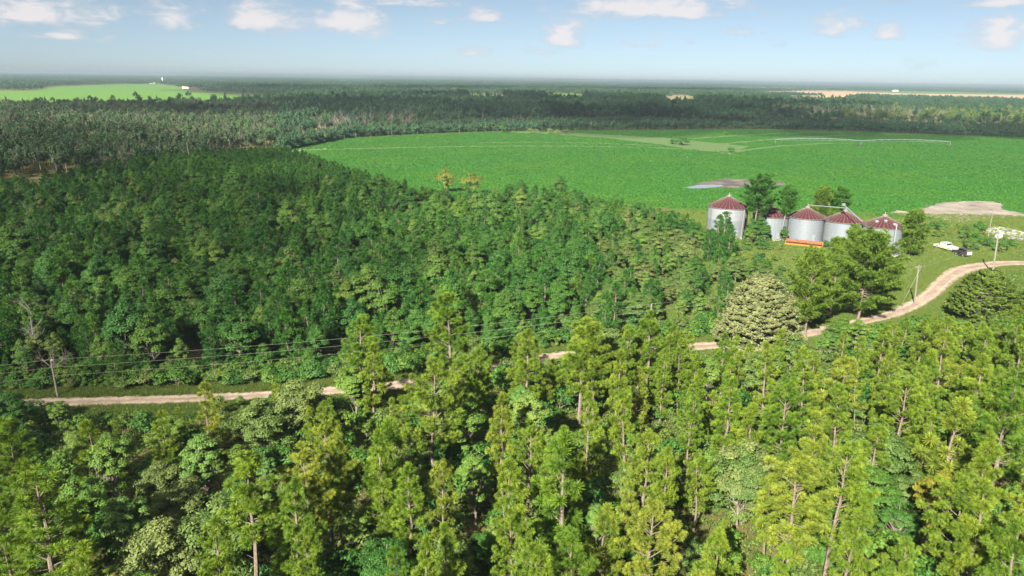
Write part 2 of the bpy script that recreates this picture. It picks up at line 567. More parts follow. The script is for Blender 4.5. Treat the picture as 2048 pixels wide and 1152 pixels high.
def cedar_form(seed, H, rx):
    r = np.random.default_rng(seed)
    tg, cg = Geo(), Geo()
    tg.tube([[0, 0, 0], [0, 0, H * .5], [0, 0, H * .93]], [.22, .14, .03], 6)
    n = 620
    t = r.uniform(0, 1, n) ** .85
    z = .03 * H + t * H * .95
    rad = rx * np.clip(1 - t ** 1.5, 0, 1) ** .6 * (.74 + .26 * np.minimum(1, t / .2)) * r.uniform(.72, 1.04, n)
    a = r.uniform(0, 6.28, n)
    c = np.column_stack([rad * np.cos(a), rad * np.sin(a), z])
    out = np.column_stack([np.cos(a), np.sin(a), np.full(n, .55)])
    for i in range(0, n, 3):
        tg.tube([[0, 0, max(.2, z[i] - rad[i] * .3)], c[i]], [.045, .012], 3, cap=False)
    per = 90
    s = r.uniform(-.25, 1, (n, per, 1))
    side = unit(np.cross(out, [0, 0, 1.0]))[:, None]
    wd = (1 - np.clip(s, 0, 1)) * .42 + .1
    p = c[:, None] + unit(out)[:, None] * s * .8 + side * r.normal(0, .55, (n, per, 1)) * wd + np.array([0, 0, 1.0]) * r.normal(.0, .09, (n, per, 1))
    nrm = unit(np.array([0, 0, 1.0]) + out[:, None] * .35 + r.normal(0, .35, (n, per, 3)))
    leaves(cg, p.reshape(-1, 3), nrm.reshape(-1, 3), .19, r, 0, 1.7, np.repeat(r.uniform(.2, .8, n), per))
    return tg, cg


def branching(g, r, p, d, L, rad, depth, spread=.6, up=.1):
    k = 4
    pts = [p]
    for i in range(k):
        d = unit(d + r.normal(0, .13, 3) + np.array([0, 0, up * .3]))
        pts.append(pts[-1] + d * L / k)
    pts = np.array(pts)
    g.tube(pts, np.linspace(rad, rad * .55, k + 1), 5 if depth > 2 else 3, cap=False)
    if depth <= 0:
        return
    for i in range(r.integers(2, 5)):
        t = r.integers(2, k + 1)
        nd = unit(d + r.normal(0, spread, 3) + np.array([0, 0, up]))
        branching(g, r, pts[t], nd, L * r.uniform(.5, .8), rad * .5, depth - 1, spread, up)


def dead_form(seed, H, depth=4, rad=.16, spread=.55):
    r = np.random.default_rng(seed)
    g = Geo()
    branching(g, r, np.zeros(3), np.array([0, 0, 1.0]), H * .45, rad, depth, spread, .12)
    z = max(v[:, 2].max() for v in g.v)
    g.v = [v * np.array([1, 1, H / z]) for v in g.v]
    return g


def shrub_form(seed, H, rx, lobes=12, per=80, leaf=.16, aspect=1.6):
    return broad_form(seed, H, rx, .0, lobes, per, leaf, .42, aspect, 1.0, .03 + .006 * H, .8, .3)


def low_tree(seed, H, rx, n=110, leaf=.85, cb=.3, cone=False, trunk=True):
    """far tree: fewer, larger leaf clumps"""
    r = np.random.default_rng(seed)
    tg, cg = Geo(), Geo()
    tg.tube([[0, 0, 0], [r.normal(0, .1), r.normal(0, .1), H * .9]], [.16, .05], 4)
    L = 14
    u0 = unit(r.normal(size=(L, 3)))
    u0[:, 2] = np.abs(u0[:, 2]) * .9 - .1
    cen = u0 * r.uniform(.4, .8, (L, 1))
    idx = r.integers(0, L, n)
    v = unit(r.normal(size=(n, 3)))
    k = cen[idx] + v * .33 * r.uniform(.5, 1.1, (n, 1))
    zz = H * (cb + 1) / 2 + k[:, 2] * H * (1 - cb) / 2
    if cone:
        t = np.clip((zz / H - cb) / (1 - cb), 0, 1)
        wid = (1.15 - t)
    else:
        wid = 1
    p = np.column_stack([k[:, 0] * rx * wid, k[:, 1] * rx * wid, zz])
    nrm = unit(v + k * .6 + np.array([0, 0, .35]) + r.normal(0, .3, v.shape))
    leaves(cg, p, nrm, leaf, r, 0, 1.25, np.clip(.3 + .4 * r.random(L)[idx], 0, 1))
    return tg, cg


def merge(parts):
    """Geos with transform (x, y, rz, s) joined: trunk -> slot 0, crown -> slot 1"""
    g = Geo()
    for (tg, cg), (x, y, a, s) in parts:
        rot = np.array([[math.cos(a), -math.sin(a), 0], [math.sin(a), math.cos(a), 0], [0, 0, 1]])
        for src, slot in ((tg, 0), (cg, 1)):
            if src is None or not src.v:
                continue
            v = np.concatenate(src.v) @ rot.T * s + np.array([x, y, 0])
            off = g.n
            g.v.append(v)
            g.n += len(v)
            for f, m, rn in src.f:
                g.f.append((f + off, slot, rn))
    return g


# ------------------------------------------------------------------ layout in plan
ROAD_PX = [(-420, 826, 3.3), (-200, 818, 3.3), (65, 808, 3.3), (250, 803, 3.3), (430, 797, 3.3), (560, 790, 3.3), (680, 782, 3.4), (830, 767, 3.6),
           (970, 742, 3.7), (1115, 714, 3.8), (1260, 703, 3.8), (1410, 694, 3.9), (1520, 684, 4), (1620, 668, 3.8), (1700, 650, 3.8),
           (1770, 634, 3.8), (1822, 614, 3.8), (1862, 588, 4.0), (1892, 560, 4.4), (1925, 541, 5.2), (1975, 531, 5.4), (2048, 527, 5.4), (2300, 524, 5.4)]
ROAD = ats([(x, y) for x, y, _ in ROAD_PX])
ROAD_W = np.array([w for *_, w in ROAD_PX])


def smooth_line(pts, k=6, extra=None):
    """Catmull-Rom through pts"""
    P = np.vstack([2 * pts[0] - pts[1], pts, 2 * pts[-1] - pts[-2]])
    out = []
    for i in range(1, len(P) - 2):
        for t in np.arange(k) / k:
            out.append(.5 * ((2 * P[i]) + (-P[i - 1] + P[i + 1]) * t + (2 * P[i - 1] - 5 * P[i] + 4 * P[i + 1] - P[i + 2]) * t * t
                             + (-P[i - 1] + 3 * P[i] - 3 * P[i + 1] + P[i + 2]) * t ** 3))
    out.append(P[-2])
    return np.array(out)


_rc = smooth_line(np.column_stack([ROAD, ROAD_W]), 8)
ROADC, ROADWC = _rc[:, :2], _rc[:, 2]
FIELD = ats([(572, 300), (620, 291), (700, 276), (850, 268), (980, 263), (1150, 261), (1500, 258), (1700, 262), (1900, 270), (2048, 275), (2500, 292),
             (2600, 445), (2048, 436), (1850, 440), (1690, 432), (1420, 424), (1250, 410), (1000, 400), (800, 385), (690, 345), (620, 312)])
CLEAR = ats([(1340, 420), (1400, 470), (1470, 497), (1452, 528), (1440, 548), (1540, 553), (1620, 610), (1700, 668), (1780, 680), (1830, 660), (2300, 640),
             (2500, 440), (2048, 432), (1700, 425), (1420, 418)])
BROWN = ats([(235, 522), (255, 500), (330, 512), (345, 535), (300, 548)])

# ------------------------------------------------------------------ ground, road, fields


def soil_mat():
    m, nt, out = mat_base('forest_floor')
    L = nt.links.new
    g = nn(nt, 'ShaderNodeNewGeometry')
    a = nn(nt, 'ShaderNodeTexNoise', Scale=0.06, Detail=8.0, Roughness=0.65)
    b = nn(nt, 'ShaderNodeTexNoise', Scale=1.3, Detail=6.0, Roughness=0.7)
    L(g.outputs['Position'], a.inputs['Vector'])
    L(g.outputs['Position'], b.inputs['Vector'])
    c = ramp(nt, b.outputs[0], [(.3, (.035, .045, .014)), (.5, (.075, .075, .025)), (.62, (.12, .08, .04)), (.75, (.06, .085, .02))])
    c2 = ramp(nt, a.outputs[0], [(.35, (.05, .08, .018)), (.6, (.09, .075, .035))])
    col = mixc(nt, .45, c, c2)
    p = nn(nt, 'ShaderNodeBsdfPrincipled', Roughness=.95)
    p.inputs['Specular IOR Level'].default_value = .1
    L(col, p.inputs['Base Color'])
    bp = nn(nt, 'ShaderNodeBump', Strength=.6, Distance=.15)
    L(b.outputs[0], bp.inputs['Height'])
    L(bp.outputs[0], p.inputs['Normal'])
    L(p.outputs[0], out.inputs['Surface'])
    return m


def meadow_mat():
    m, nt, out = mat_base('meadow')
    L = nt.links.new
    g = nn(nt, 'ShaderNodeNewGeometry')
    a = nn(nt, 'ShaderNodeTexNoise', Scale=0.12, Detail=6.0, Roughness=0.6)
    b = nn(nt, 'ShaderNodeTexNoise', Scale=1.8, Detail=7.0, Roughness=0.7)
    for n in (a, b):
        L(g.outputs['Position'], n.inputs['Vector'])
    c = ramp(nt, b.outputs[0], [(.3, (.035, .065, .012)), (.5, (.075, .11, .02)), (.7, (.13, .135, .05))])
    c2 = ramp(nt, a.outputs[0], [(.38, (.035, .08, .013)), (.62, (.085, .1, .03))])
    col = mixc(nt, .5, c, c2)
    p = nn(nt, 'ShaderNodeBsdfPrincipled', Roughness=.95)
    p.inputs['Specular IOR Level'].default_value = .1
    L(col, p.inputs['Base Color'])
    bp = nn(nt, 'ShaderNodeBump', Strength=.7, Distance=.2)
    L(b.outputs[0], bp.inputs['Height'])
    L(bp.outputs[0], p.inputs['Normal'])
    L(p.outputs[0], out.inputs['Surface'])
    return m


def sand_mat(name, c0, c1, c2, sc=.5):
    m, nt, out = mat_base(name)
    L = nt.links.new
    g = nn(nt, 'ShaderNodeNewGeometry')
    a = nn(nt, 'ShaderNodeTexNoise', Scale=sc, Detail=9.0, Roughness=0.65)
    b = nn(nt, 'ShaderNodeTexNoise', Scale=7.0, Detail=6.0, Roughness=0.7)
    for n in (a, b):
        L(g.outputs['Position'], n.inputs['Vector'])
    f = math_n(nt, 'ADD', math_n(nt, 'MULTIPLY', a.outputs[0], .7), math_n(nt, 'MULTIPLY', b.outputs[0], .3))
    col = ramp(nt, f, [(.36, c0), (.5, c1), (.62, c2)])
    p = nn(nt, 'ShaderNodeBsdfPrincipled', Roughness=.95)
    p.inputs['Specular IOR Level'].default_value = .15
    L(col, p.inputs['Base Color'])
    bp = nn(nt, 'ShaderNodeBump', Strength=.4, Distance=.08)
    L(b.outputs[0], bp.inputs['Height'])
    L(bp.outputs[0], p.inputs['Normal'])
    L(p.outputs[0], out.inputs['Surface'])
    return m


def field_mat(name, c0, c1, c2, row=1.9, angle=.16, sc=.035):
    m, nt, out = mat_base(name)
    L = nt.links.new
    g = nn(nt, 'ShaderNodeNewGeometry')
    mp = nn(nt, 'ShaderNodeMapping')
    mp.inputs['Rotation'].default_value = (0, 0, angle)
    mp.inputs['Scale'].default_value = (.22, 1, 1)
    L(g.outputs['Position'], mp.inputs[0])
    a = nn(nt, 'ShaderNodeTexNoise', Scale=sc, Detail=5.0, Roughness=0.6)
    b = nn(nt, 'ShaderNodeTexNoise', Scale=.55, Detail=6.0, Roughness=0.72)
    L(g.outputs['Position'], a.inputs['Vector'])
    L(mp.outputs[0], b.inputs['Vector'])
    f = math_n(nt, 'ADD', math_n(nt, 'MULTIPLY', a.outputs[0], .45), math_n(nt, 'MULTIPLY', b.outputs[0], .55))
    col = ramp(nt, f, [(.36, c0), (.5, c1), (.64, c2)])
    p = nn(nt, 'ShaderNodeBsdfPrincipled', Roughness=.9)
    p.inputs['Specular IOR Level'].default_value = .15
    L(col, p.inputs['Base Color'])
    bp = nn(nt, 'ShaderNodeBump', Strength=1.0, Distance=.5)
    L(b.outputs[0], bp.inputs['Height'])
    L(bp.outputs[0], p.inputs['Normal'])
    L(p.outputs[0], out.inputs['Surface'])
    return m


def sheet(name, poly, z, mat, wob=0.0, step=2.0, seed=0):
    """flat sheet with an uneven outline"""
    poly = np.asarray(poly)
    r = np.random.default_rng(seed)
    pts = []
    for a, b in zip(poly, np.roll(poly, -1, 0)):
        n = max(1, int(np.linalg.norm(b - a) / step)) if wob else 1
        n = min(n, 60)
        for t in np.arange(n) / n:
            pts.append(a + (b - a) * t + (r.normal(0, wob, 2) if wob else 0))
    pts = np.array(pts)
    from mathutils.geometry import tessellate_polygon
    tri = tessellate_polygon([[Vector((x, y, 0)) for x, y in pts]])
    g = Geo()
    g.add(np.column_stack([pts, np.full(len(pts), z)]), np.array(tri))
    o = g.obj(name, mat)
    o['kind'] = 'structure'
    for p in o.data.polygons:
        if p.normal.z < 0:
            p.flip()
    return o


G = 22500
g = Geo()
g.add([(-G, -3000, 0), (G, -3000, 0), (G, G, 0), (-G, G, 0)], [(0, 1, 2, 3)])
tag(g.obj('ground', soil_mat()), kind='structure')
M['meadow'] = meadow_mat()
M['sand'] = sand_mat('road_sand', (.12, .09, .07), (.19, .15, .122), (.25, .205, .17), .35)
M['pale_sand'] = sand_mat('bare_field_sand', (.085, .075, .066), (.165, .15, .136), (.22, .205, .188), .16)
M['wet_soil'] = sand_mat('wet_soil', (.035, .033, .034), (.06, .056, .056), (.13, .115, .1), .12)
M['crop_ground'] = field_mat('crop_canopy', (.012, .06, .012), (.02, .085, .014), (.03, .1, .016))
M['far_crop'] = field_mat('far_crop', (.05, .13, .02), (.065, .15, .022), (.08, .16, .03))
M['tan_field'] = field_mat('tan_field', (.26, .18, .11), (.34, .24, .15), (.38, .28, .18), sc=.004)
sheet('meadow', CLEAR, .012, M['meadow'], .5, 3, 1)
SLOPE = ats([(1180, 690), (1200, 600), (1290, 520), (1340, 470), (1400, 474), (1472, 500), (1455, 528), (1445, 546), (1540, 556), (1615, 640), (1560, 672), (1480, 682), (1350, 688)])
sheet('meadow', SLOPE, .008, M['meadow'], .5, 3, 17)
sheet('crop_field', FIELD, .02, M['crop_ground'], 1.2, 6, 2)
# grassy verges beside the road
tn = unit(np.gradient(ROADC, axis=0))
nrm2 = np.column_stack([-tn[:, 1], tn[:, 0]])
for nm, lo, hi, zz, wob, mt in (('verge', -3.6, 4.8, .03, .5, M['meadow']), ('dirt_road', -.5, .5, .05, .4, M['sand'])):
    r = np.random.default_rng(5)
    n = len(ROADC)
    fine = smooth_line(np.column_stack([ROADC, ROADWC, nrm2]), 5)
    C_, W_, N_ = fine[:, :2], fine[:, 2:3], fine[:, 3:5]
    a = (W_ * lo) if nm == 'dirt_road' else (-W_ / 2 + lo + .6)
    b = (W_ * hi) if nm == 'dirt_road' else (W_ / 2 + hi - .6)
    k = 9 if nm == 'dirt_road' else 2
    rows = []
    for i in range(k):
        t = i / (k - 1)
        off = a * (1 - t) + b * t
        if i in (0, k - 1):
            w = r.normal(0, wob, off.shape)
            w = (w + np.roll(w, 1, 0) + np.roll(w, 2, 0)) / 1.7
            off = off + w
        hgt = 0
        if nm == 'dirt_road':
            hgt = -.05 * math.exp(-((t - .28) / .1) ** 2) - .05 * math.exp(-((t - .72) / .1) ** 2) + .05
        rows.append(np.column_stack([C_ + N_ * off, np.full(len(C_), zz + hgt)]))
    V = np.array(rows)
    m_ = len(C_)
    f = np.array([(i * m_ + j, i * m_ + j + 1, (i + 1) * m_ + j + 1, (i + 1) * m_ + j) for i in range(k - 1) for j in range(m_ - 1)])
    o = Geo().add(V.reshape(-1, 3), f[:, ::-1]).obj(nm, mt, smooth=nm == 'dirt_road')
    o['kind'] = 'structure'
    for p in o.data.polygons:
        if p.normal.z < 0:
            p.flip()
# paler packed ruts along the road
M['rut'] = sand_mat('packed_rut', (.17, .138, .113), (.235, .195, .162), (.29, .25, .21), .5)
for sg in (-1, 1):
    rr_ = np.random.default_rng(7 + sg)
    wv = rr_.uniform(.22, .5, (len(C_), 1))
    off = W_ * .23 * sg + rr_.normal(0, .06, W_.shape)
    V = np.vstack([np.column_stack([C_ + N_ * (off - wv), np.full(len(C_), .112)]), np.column_stack([C_ + N_ * (off + wv), np.full(len(C_), .112)])])
    m_ = len(C_)
    o = Geo().add(V, [(j, j + 1, m_ + j + 1, m_ + j) for j in range(m_ - 1)]).obj('road_rut', M['rut'])
    o['kind'] = 'structure'
    for p in o.data.polygons:
        if p.normal.z < 0:
            p.flip()
# bare places
sheet('sand_patch', ats([(1826, 424), (1850, 412), (1885, 405), (1940, 402), (1990, 403), (2004, 410), (2000, 418), (2030, 424), (2048, 428), (2120, 430), (2040, 434), (1980, 436),
                         (1940, 444), (1900, 445), (1880, 438), (1850, 434), (1835, 432)]), .035, M['pale_sand'], .45, 1.5, 3)
sheet('sand_patch', ats([(1775, 428), (1800, 421), (1826, 425), (1810, 432)]), .035, M['pale_sand'], .4, 1.2, 4)
sheet('wet_patch', ats([(1390, 367), (1420, 361), (1450, 357), (1500, 358), (1560, 363), (1575, 370), (1530, 375), (1470, 376), (1400, 376)]), .03, M['wet_soil'], .6, 2, 5)
m_, nt_, out_ = mat_base('puddle_water')
p_ = nn(nt_, 'ShaderNodeBsdfPrincipled', Roughness=.08)
p_.inputs['Base Color'].default_value = (.3, .32, .34, 1)
p_.inputs['Specular IOR Level'].default_value = 1.0
p_.inputs['Metallic'].default_value = .55
nt_.links.new(p_.outputs[0], out_.inputs[0])
sheet('puddle', ats([(1364, 376), (1400, 370), (1440, 369.5), (1448, 372.5), (1420, 376), (1390, 378)]), .045, m_, .25, 1.5, 6)
sheet('bare_patch', ats([(550, 287), (565, 279), (588, 280), (585, 288), (568, 293)]), .03, M['pale_sand'], .8, 3, 7)
sheet('bare_patch', ats([(578, 300), (610, 297), (660, 297), (640, 301), (600, 303)]), .035, M['pale_sand'], .8, 3, 8)
sheet('bare_patch', ats([(1430, 304), (1448, 302), (1472, 307), (1450, 310)]), .035, M['pale_sand'], .6, 3, 9)
sheet('brown_clearing', BROWN, .02, noise_mat('dry_litter', (.12, .06, .035), (.2, .11, .07), 1.5, coords='Object'), .5, 2, 10)
sheet('sand_trail', ats([(1000, 690), (1018, 672), (1036, 664), (1044, 668), (1030, 682), (1022, 695)]), .025, M['sand'], .15, 1, 12)
sheet('cut_clearing', ats([(-150, 392), (0, 372), (70, 350), (150, 356), (165, 372), (120, 388), (30, 402), (-100, 420)]), .015, noise_mat('rough_grass', (.1, .1, .035), (.2, .17, .08), .4), .8, 5, 13)
M['weedy'] = noise_mat('weedy_strip', (.026, .085, .018), (.055, .095, .026), .25, c2=(.035, .095, .02), coords='Object')
sheet('weed_strip', ats([(960, 262.5), (1010, 262), (1130, 265), (1230, 269), (1330, 276), (1420, 285), (1500, 293), (1475, 303), (1410, 303), (1330, 291), (1220, 277), (1090, 268)]), .05, M['weedy'], 1.2, 6, 14)


TRACKS = []


def strip(name, px, w, mat, z):
    TRACKS.append(px)
    c = smooth_line(ats(px), 5)
    t = unit(np.gradient(c, axis=0))
    nm_ = np.column_stack([-t[:, 1], t[:, 0]])
    r = np.random.default_rng(len(px))
    wv = w * r.uniform(.55, 1.3, (len(c), 1))
    V = np.vstack([np.column_stack([c - nm_ * wv / 2, np.full(len(c), z)]), np.column_stack([c + nm_ * wv / 2, np.full(len(c), z)])])
    m = len(c)
    o = Geo().add(V, [(j, j + 1, m + j + 1, m + j) for j in range(m - 1)]).obj(name, mat)
    o['kind'] = 'structure'
    for p in o.data.polygons:
        if p.normal.z < 0:
            p.flip()


strip('wheel_track', [(600, 301), (700, 298), (850, 294.5), (1000, 292.5), (1150, 293), (1300, 295.5), (1410, 300)], 6, M['weedy'], .055)
strip('wheel_track', [(960, 286), (1080, 284.5), (1200, 287), (1320, 292)], 4, M['weedy'], .055)
strip('wheel_track', [(1470, 304), (1520, 297), (1580, 291), (1660, 287), (1700, 287)], 6, M['weedy'], .055)
strip('wheel_track', [(1440, 289), (1520, 281), (1620, 274), (1720, 270), (1850, 269), (1960, 271)], 8, M['weedy'], .055)
strip('wheel_track', [(1380, 278), (1480, 271), (1600, 266), (1720, 264.5)], 7, M['weedy'], .055)
# far fields
FARF = [('far_field', [(-200, 182), (60, 181), (110, 173), (230, 168.5), (320, 168), (375, 176), (380, 184), (460, 188), (560, 193), (610, 200), (500, 209), (380, 215), (-200, 221)], M['far_crop'], .15),
        ('far_field', [(935, 189), (1000, 189.5), (1020, 204), (940, 205)], M['far_crop'], .15),
        ('far_field', [(1085, 187), (1160, 187), (1175, 206), (1100, 206)], M['far_crop'], .15),
        ('far_field', [(1325, 191), (1384, 190), (1392, 214), (1335, 214)], noise_mat('stubble', (.13, .12, .06), (.19, .165, .09), .02), .15),
        ('tan_field', [(1470, 184.5), (1600, 182), (1800, 184), (2048, 188), (2500, 196), (2500, 222), (2048, 207), (1800, 199), (1600, 193), (1470, 188)], M['tan_field'], .15),
        ('tan_field', [(1200, 176.5), (1420, 178), (1420, 179.8), (1250, 178.4)], M['tan_field'], .2),
        ('far_field', [(1560, 194), (1700, 195), (1720, 208), (1580, 208)], M['far_crop'], .15)]
rf_ = np.random.default_rng(9)
for k in range(26):
    d_, a_ = rf_.uniform(3700, 10000), rf_.uniform(-.6, .62)
    w_, h_ = rf_.uniform(150, 620), rf_.uniform(180, 520)
    c_ = np.array([math.sin(a_) * d_, math.cos(a_) * d_])
    e_ = rf_.uniform(-.3, .3)
    ex, ey = np.array([math.cos(e_), math.sin(e_)]), np.array([-math.sin(e_), math.cos(e_)])
    FARF.append((('far_field', 'tan_field')[k % 2], [tuple(v_) for v_ in proj(np.array([[*(c_ + ex * w_ * i + ey * h_ * j), 0] for i, j in ((-1, -1), (1, -.9), (.9, 1), (-1, .9))]))], (M['far_crop'], M['tan_field'])[k % 2], .2 + .012 * k))
FAR_POLYS = []
for i, (nm, px_, mt, z) in enumerate(FARF):
    P = ats(px_)
    FAR_POLYS.append(P)
    sheet(nm, P, z, mt)

# ------------------------------------------------------------------ forests: places of every tree


def scatter(poly, sp, seed, keep=.92):
    """jittered hexagonal places inside a polygon in plan"""
    poly = np.asarray(poly)
    r = np.random.default_rng(seed)
    x0, y0 = poly.min(0)
    x1, y1 = poly.max(0)
    ys = np.arange(y0, y1, sp * .866)
    P = []
    for i, y in enumerate(ys):
        xs = np.arange(x0 + (i % 2) * sp / 2, x1, sp)
        P.append(np.column_stack([xs, np.full(len(xs), y)]))
    P = np.vstack(P)
    P += r.uniform(-.38, .38, P.shape) * sp
    P = P[r.random(len(P)) < keep]
    return P[inside(P, poly)]


def in_frame(P, z=8.0, pad=160):
    q0 = proj(np.column_stack([P, np.zeros(len(P))]))
    q1 = proj(np.column_stack([P, np.full(len(P), z)]))
    return (q0[:, 0] > -pad) & (q0[:, 0] < 2048 + pad) & (q1[:, 1] < 1152 + pad)


def off_road(P, m):
    d = np.full(len(P), 1e9)
    for i in range(len(ROADC)):
        d = np.minimum(d, np.hypot(*(P - ROADC[i]).T) - ROADWC[i] / 2)
    return d > m


def fit_height(P, h, line, r, lo=2.0):
    """keep tree tops under the line that their zone's canopy has"""
    xs, ys = np.array(line).T
    for _ in range(12):
        q = proj(np.column_stack([P, h]))
        lim = np.interp(q[:, 0], xs, ys)
        bad = q[:, 1] < lim
        h = np.where(bad, h * .88, h)
    q = proj(np.column_stack([P, h]))
    ok = (q[:, 1] >= np.interp(q[:, 0], xs, ys)) & (h > lo)
    return h, ok


TREES = {'pine': [], 'broad': [], 'shrub': []}      # (x, y, height, form name)
KEEP_OUT = []                                        # (x, y, radius) round the explicit trees

NEAR_LINE = [(-300, 780), (0, 780), (60, 805), (110, 806), (150, 832), (330, 822), (370, 800), (430, 795), (490, 790), (545, 756), (605, 752), (632, 796), (684, 798), (690, 645), (765, 645), (780, 786), (850, 786), (862, 690),
             (950, 690), (1010, 690), (1030, 662), (1060, 662), (1090, 715), (1130, 715), (1150, 645), (1280, 645), (1330, 675), (1370, 685), (1390, 712), (1450, 712), (1480, 690), (1590, 690), (1640, 690),
             (1700, 660), (1740, 648), (1780, 650), (1850, 628), (1900, 640), (1960, 645), (2048, 600), (2400, 600)]
MID_LINE = [(-500, 330), (560, 292), (610, 302), (700, 332), (780, 352), (850, 372), (980, 378), (1030, 362), (1080, 372), (1150, 376), (1270, 398), (1330, 420), (1380, 428), (1410, 452), (1440, 462), (1480, 478),
            (1500, 492), (1560, 520), (1640, 535), (1700, 540), (2400, 560)]


def side_of_road(P):
    """+ beyond the road, - on the camera side"""
    j = np.argmin(((P[:, None] - ROADC[None]) ** 2).sum(-1), 1)
    return ((P - ROADC[j]) * nrm2[j]).sum(1)


FORMS = {}


def form(name, kind, tg, cg, bark, leaf, H, label):
    FORMS[name] = dict(kind=kind, trunk=tg.mesh('trunk', M[bark]) if tg is not None else None,
                       crown=cg.mesh('crown', M[leaf]) if cg is not None else None, geo=(tg, cg), bark=bark, leaf=leaf, H=H, label=label)


# pines of the near plantation
NEARP = 'in the pine stand this side of the dirt road'
pd = [('pine_a', 12, 2.4, .28, .3, 'bare-trunked pine with a rounded head'),
      ('pine_b', 11, 2.3, .12, .7, 'cone-shaped pine tufted almost to its foot'),
      ('pine_c', 11.5, 1.8, .15, .75, 'slender pine with a narrow pointed crown'),
      ('pine_d', 12.5, 3.0, .3, .15, 'wide-crowned pine on a straight trunk'),
      ('pine_e', 9, 1.8, .1, .8, 'young full pine with a pointed leader'),
      ('pine_f', 10.5, 2.1, .2, .5, 'medium pine with gaps between its branches'),
      ('pine_g', 12, 1.9, .36, .45, 'thin pine with a high tufted crown'),
      ('pine_h', 7, 1.9, .05, .85, 'small bushy pine green to the ground')]
for i, (n, H_, rd, cb, yg, lb) in enumerate(pd):
    tg, cg = pine_form(100 + i, H_, rd, cb, yg, nn_=150, ln=.42, w=.038, dens=1.05 if n != 'pine_f' else .95, dead=6 if cb > .3 else 2, whorl=.6 if n != 'pine_f' else .8)
    form(n, 'pine', tg, cg, 'bark', 'pine', H_, lb)
bd = [('broad_a', 7.5, 2.9, .15, 'broad', 'dark green young broadleaf tree with a rounded crown'),
      ('broad_b', 8, 2.2, .25, 'broad_light', 'light green sapling tree with an upright open crown'),
      ('broad_c', 6, 3.0, .08, 'olive', 'olive green spreading bushy tree'),
      ('broad_d', 9, 3.4, .15, 'broad', 'large leafy green tree with lobed crown'),
      ('broad_e', 7, 1.9, .25, 'broad_light', 'narrow pale green tree with thin stems'),
      ('broad_f', 5.5, 2.0, .12, 'yellow', 'yellow-leaved small tree')]
for i, (n, H_, rx, cb, lf, lb) in enumerate(bd):
    tg, cg = broad_form(200 + i, H_, rx * .85, cb, 60, 230, .125, .26)
    form(n, 'broad', tg, cg, 'bark_grey', lf, H_, lb)
sd = [('shrub_a', 2.6, 1.7, 'olive', 'rounded olive green shrub'), ('shrub_b', 2.0, 1.5, 'broad', 'dark green leafy shrub'),
      ('shrub_c', 3.2, 1.5, 'weeds', 'upright bright green shrub'), ('shrub_d', 1.5, 1.3, 'brown', 'dry brown shrub')]
for i, (n, H_, rx, lf, lb) in enumerate(sd):
    tg, cg = shrub_form(300 + i, H_, rx)
    form(n, 'shrub', tg, cg, 'bark_grey', lf, H_, lb)

# forms of the wood beyond the road
md = [('mid_a', 9, 3.0, .0, 'broad'), ('mid_b', 8, 3.3, .0, 'broad'), ('mid_c', 10, 2.7, .0, 'broad'), ('mid_d', 8.5, 2.8, .0, 'broad_light'), ('mid_e', 7, 3.0, .0, 'olive')]
for i, (n, H_, rx, cb, lf) in enumerate(md):
    tg, cg = broad_form(400 + i, H_, rx * .88, cb, 64, 190, .16, .27, shape=1.3, flat=1.05)
    lb = {'broad': ['dark green rounded tree', 'broad low-crowned green tree', 'tall dark green tree with a peaked crown'][i % 3], 'broad_light': 'bright green tree with lobed crown', 'olive': 'olive green bushy tree'}[lf]
    form(n, 'broad', tg, cg, 'bark_grey', lf, H_, lb)
for i, (n, H_, rd, cb, yg) in enumerate([('midpine_a', 9, 2.7, .06, .8), ('midpine_b', 10, 2.4, .06, .8), ('midpine_c', 8, 2.5, .04, .85)]):
    tg, cg = pine_form(500 + i, H_, rd, cb, yg, 40, .58, .09, 1.0, 0, .7)
    form(n, 'pine', tg, cg, 'bark', 'pine_mid', H_, ['full cone-shaped dark pine', 'narrow dark pine', 'short dark pine clothed to the ground'][i])


def add_trees(P, h, kinds, weights, seed):
    r = np.random.default_rng(seed)
    pick = r.choice(len(kinds), len(P), p=np.array(weights) / sum(weights))
    for (x, y), hh, k in zip(P, h, pick):
        nm = kinds[k]
        TREES[FORMS[nm]['kind']].append((x, y, hh, nm))


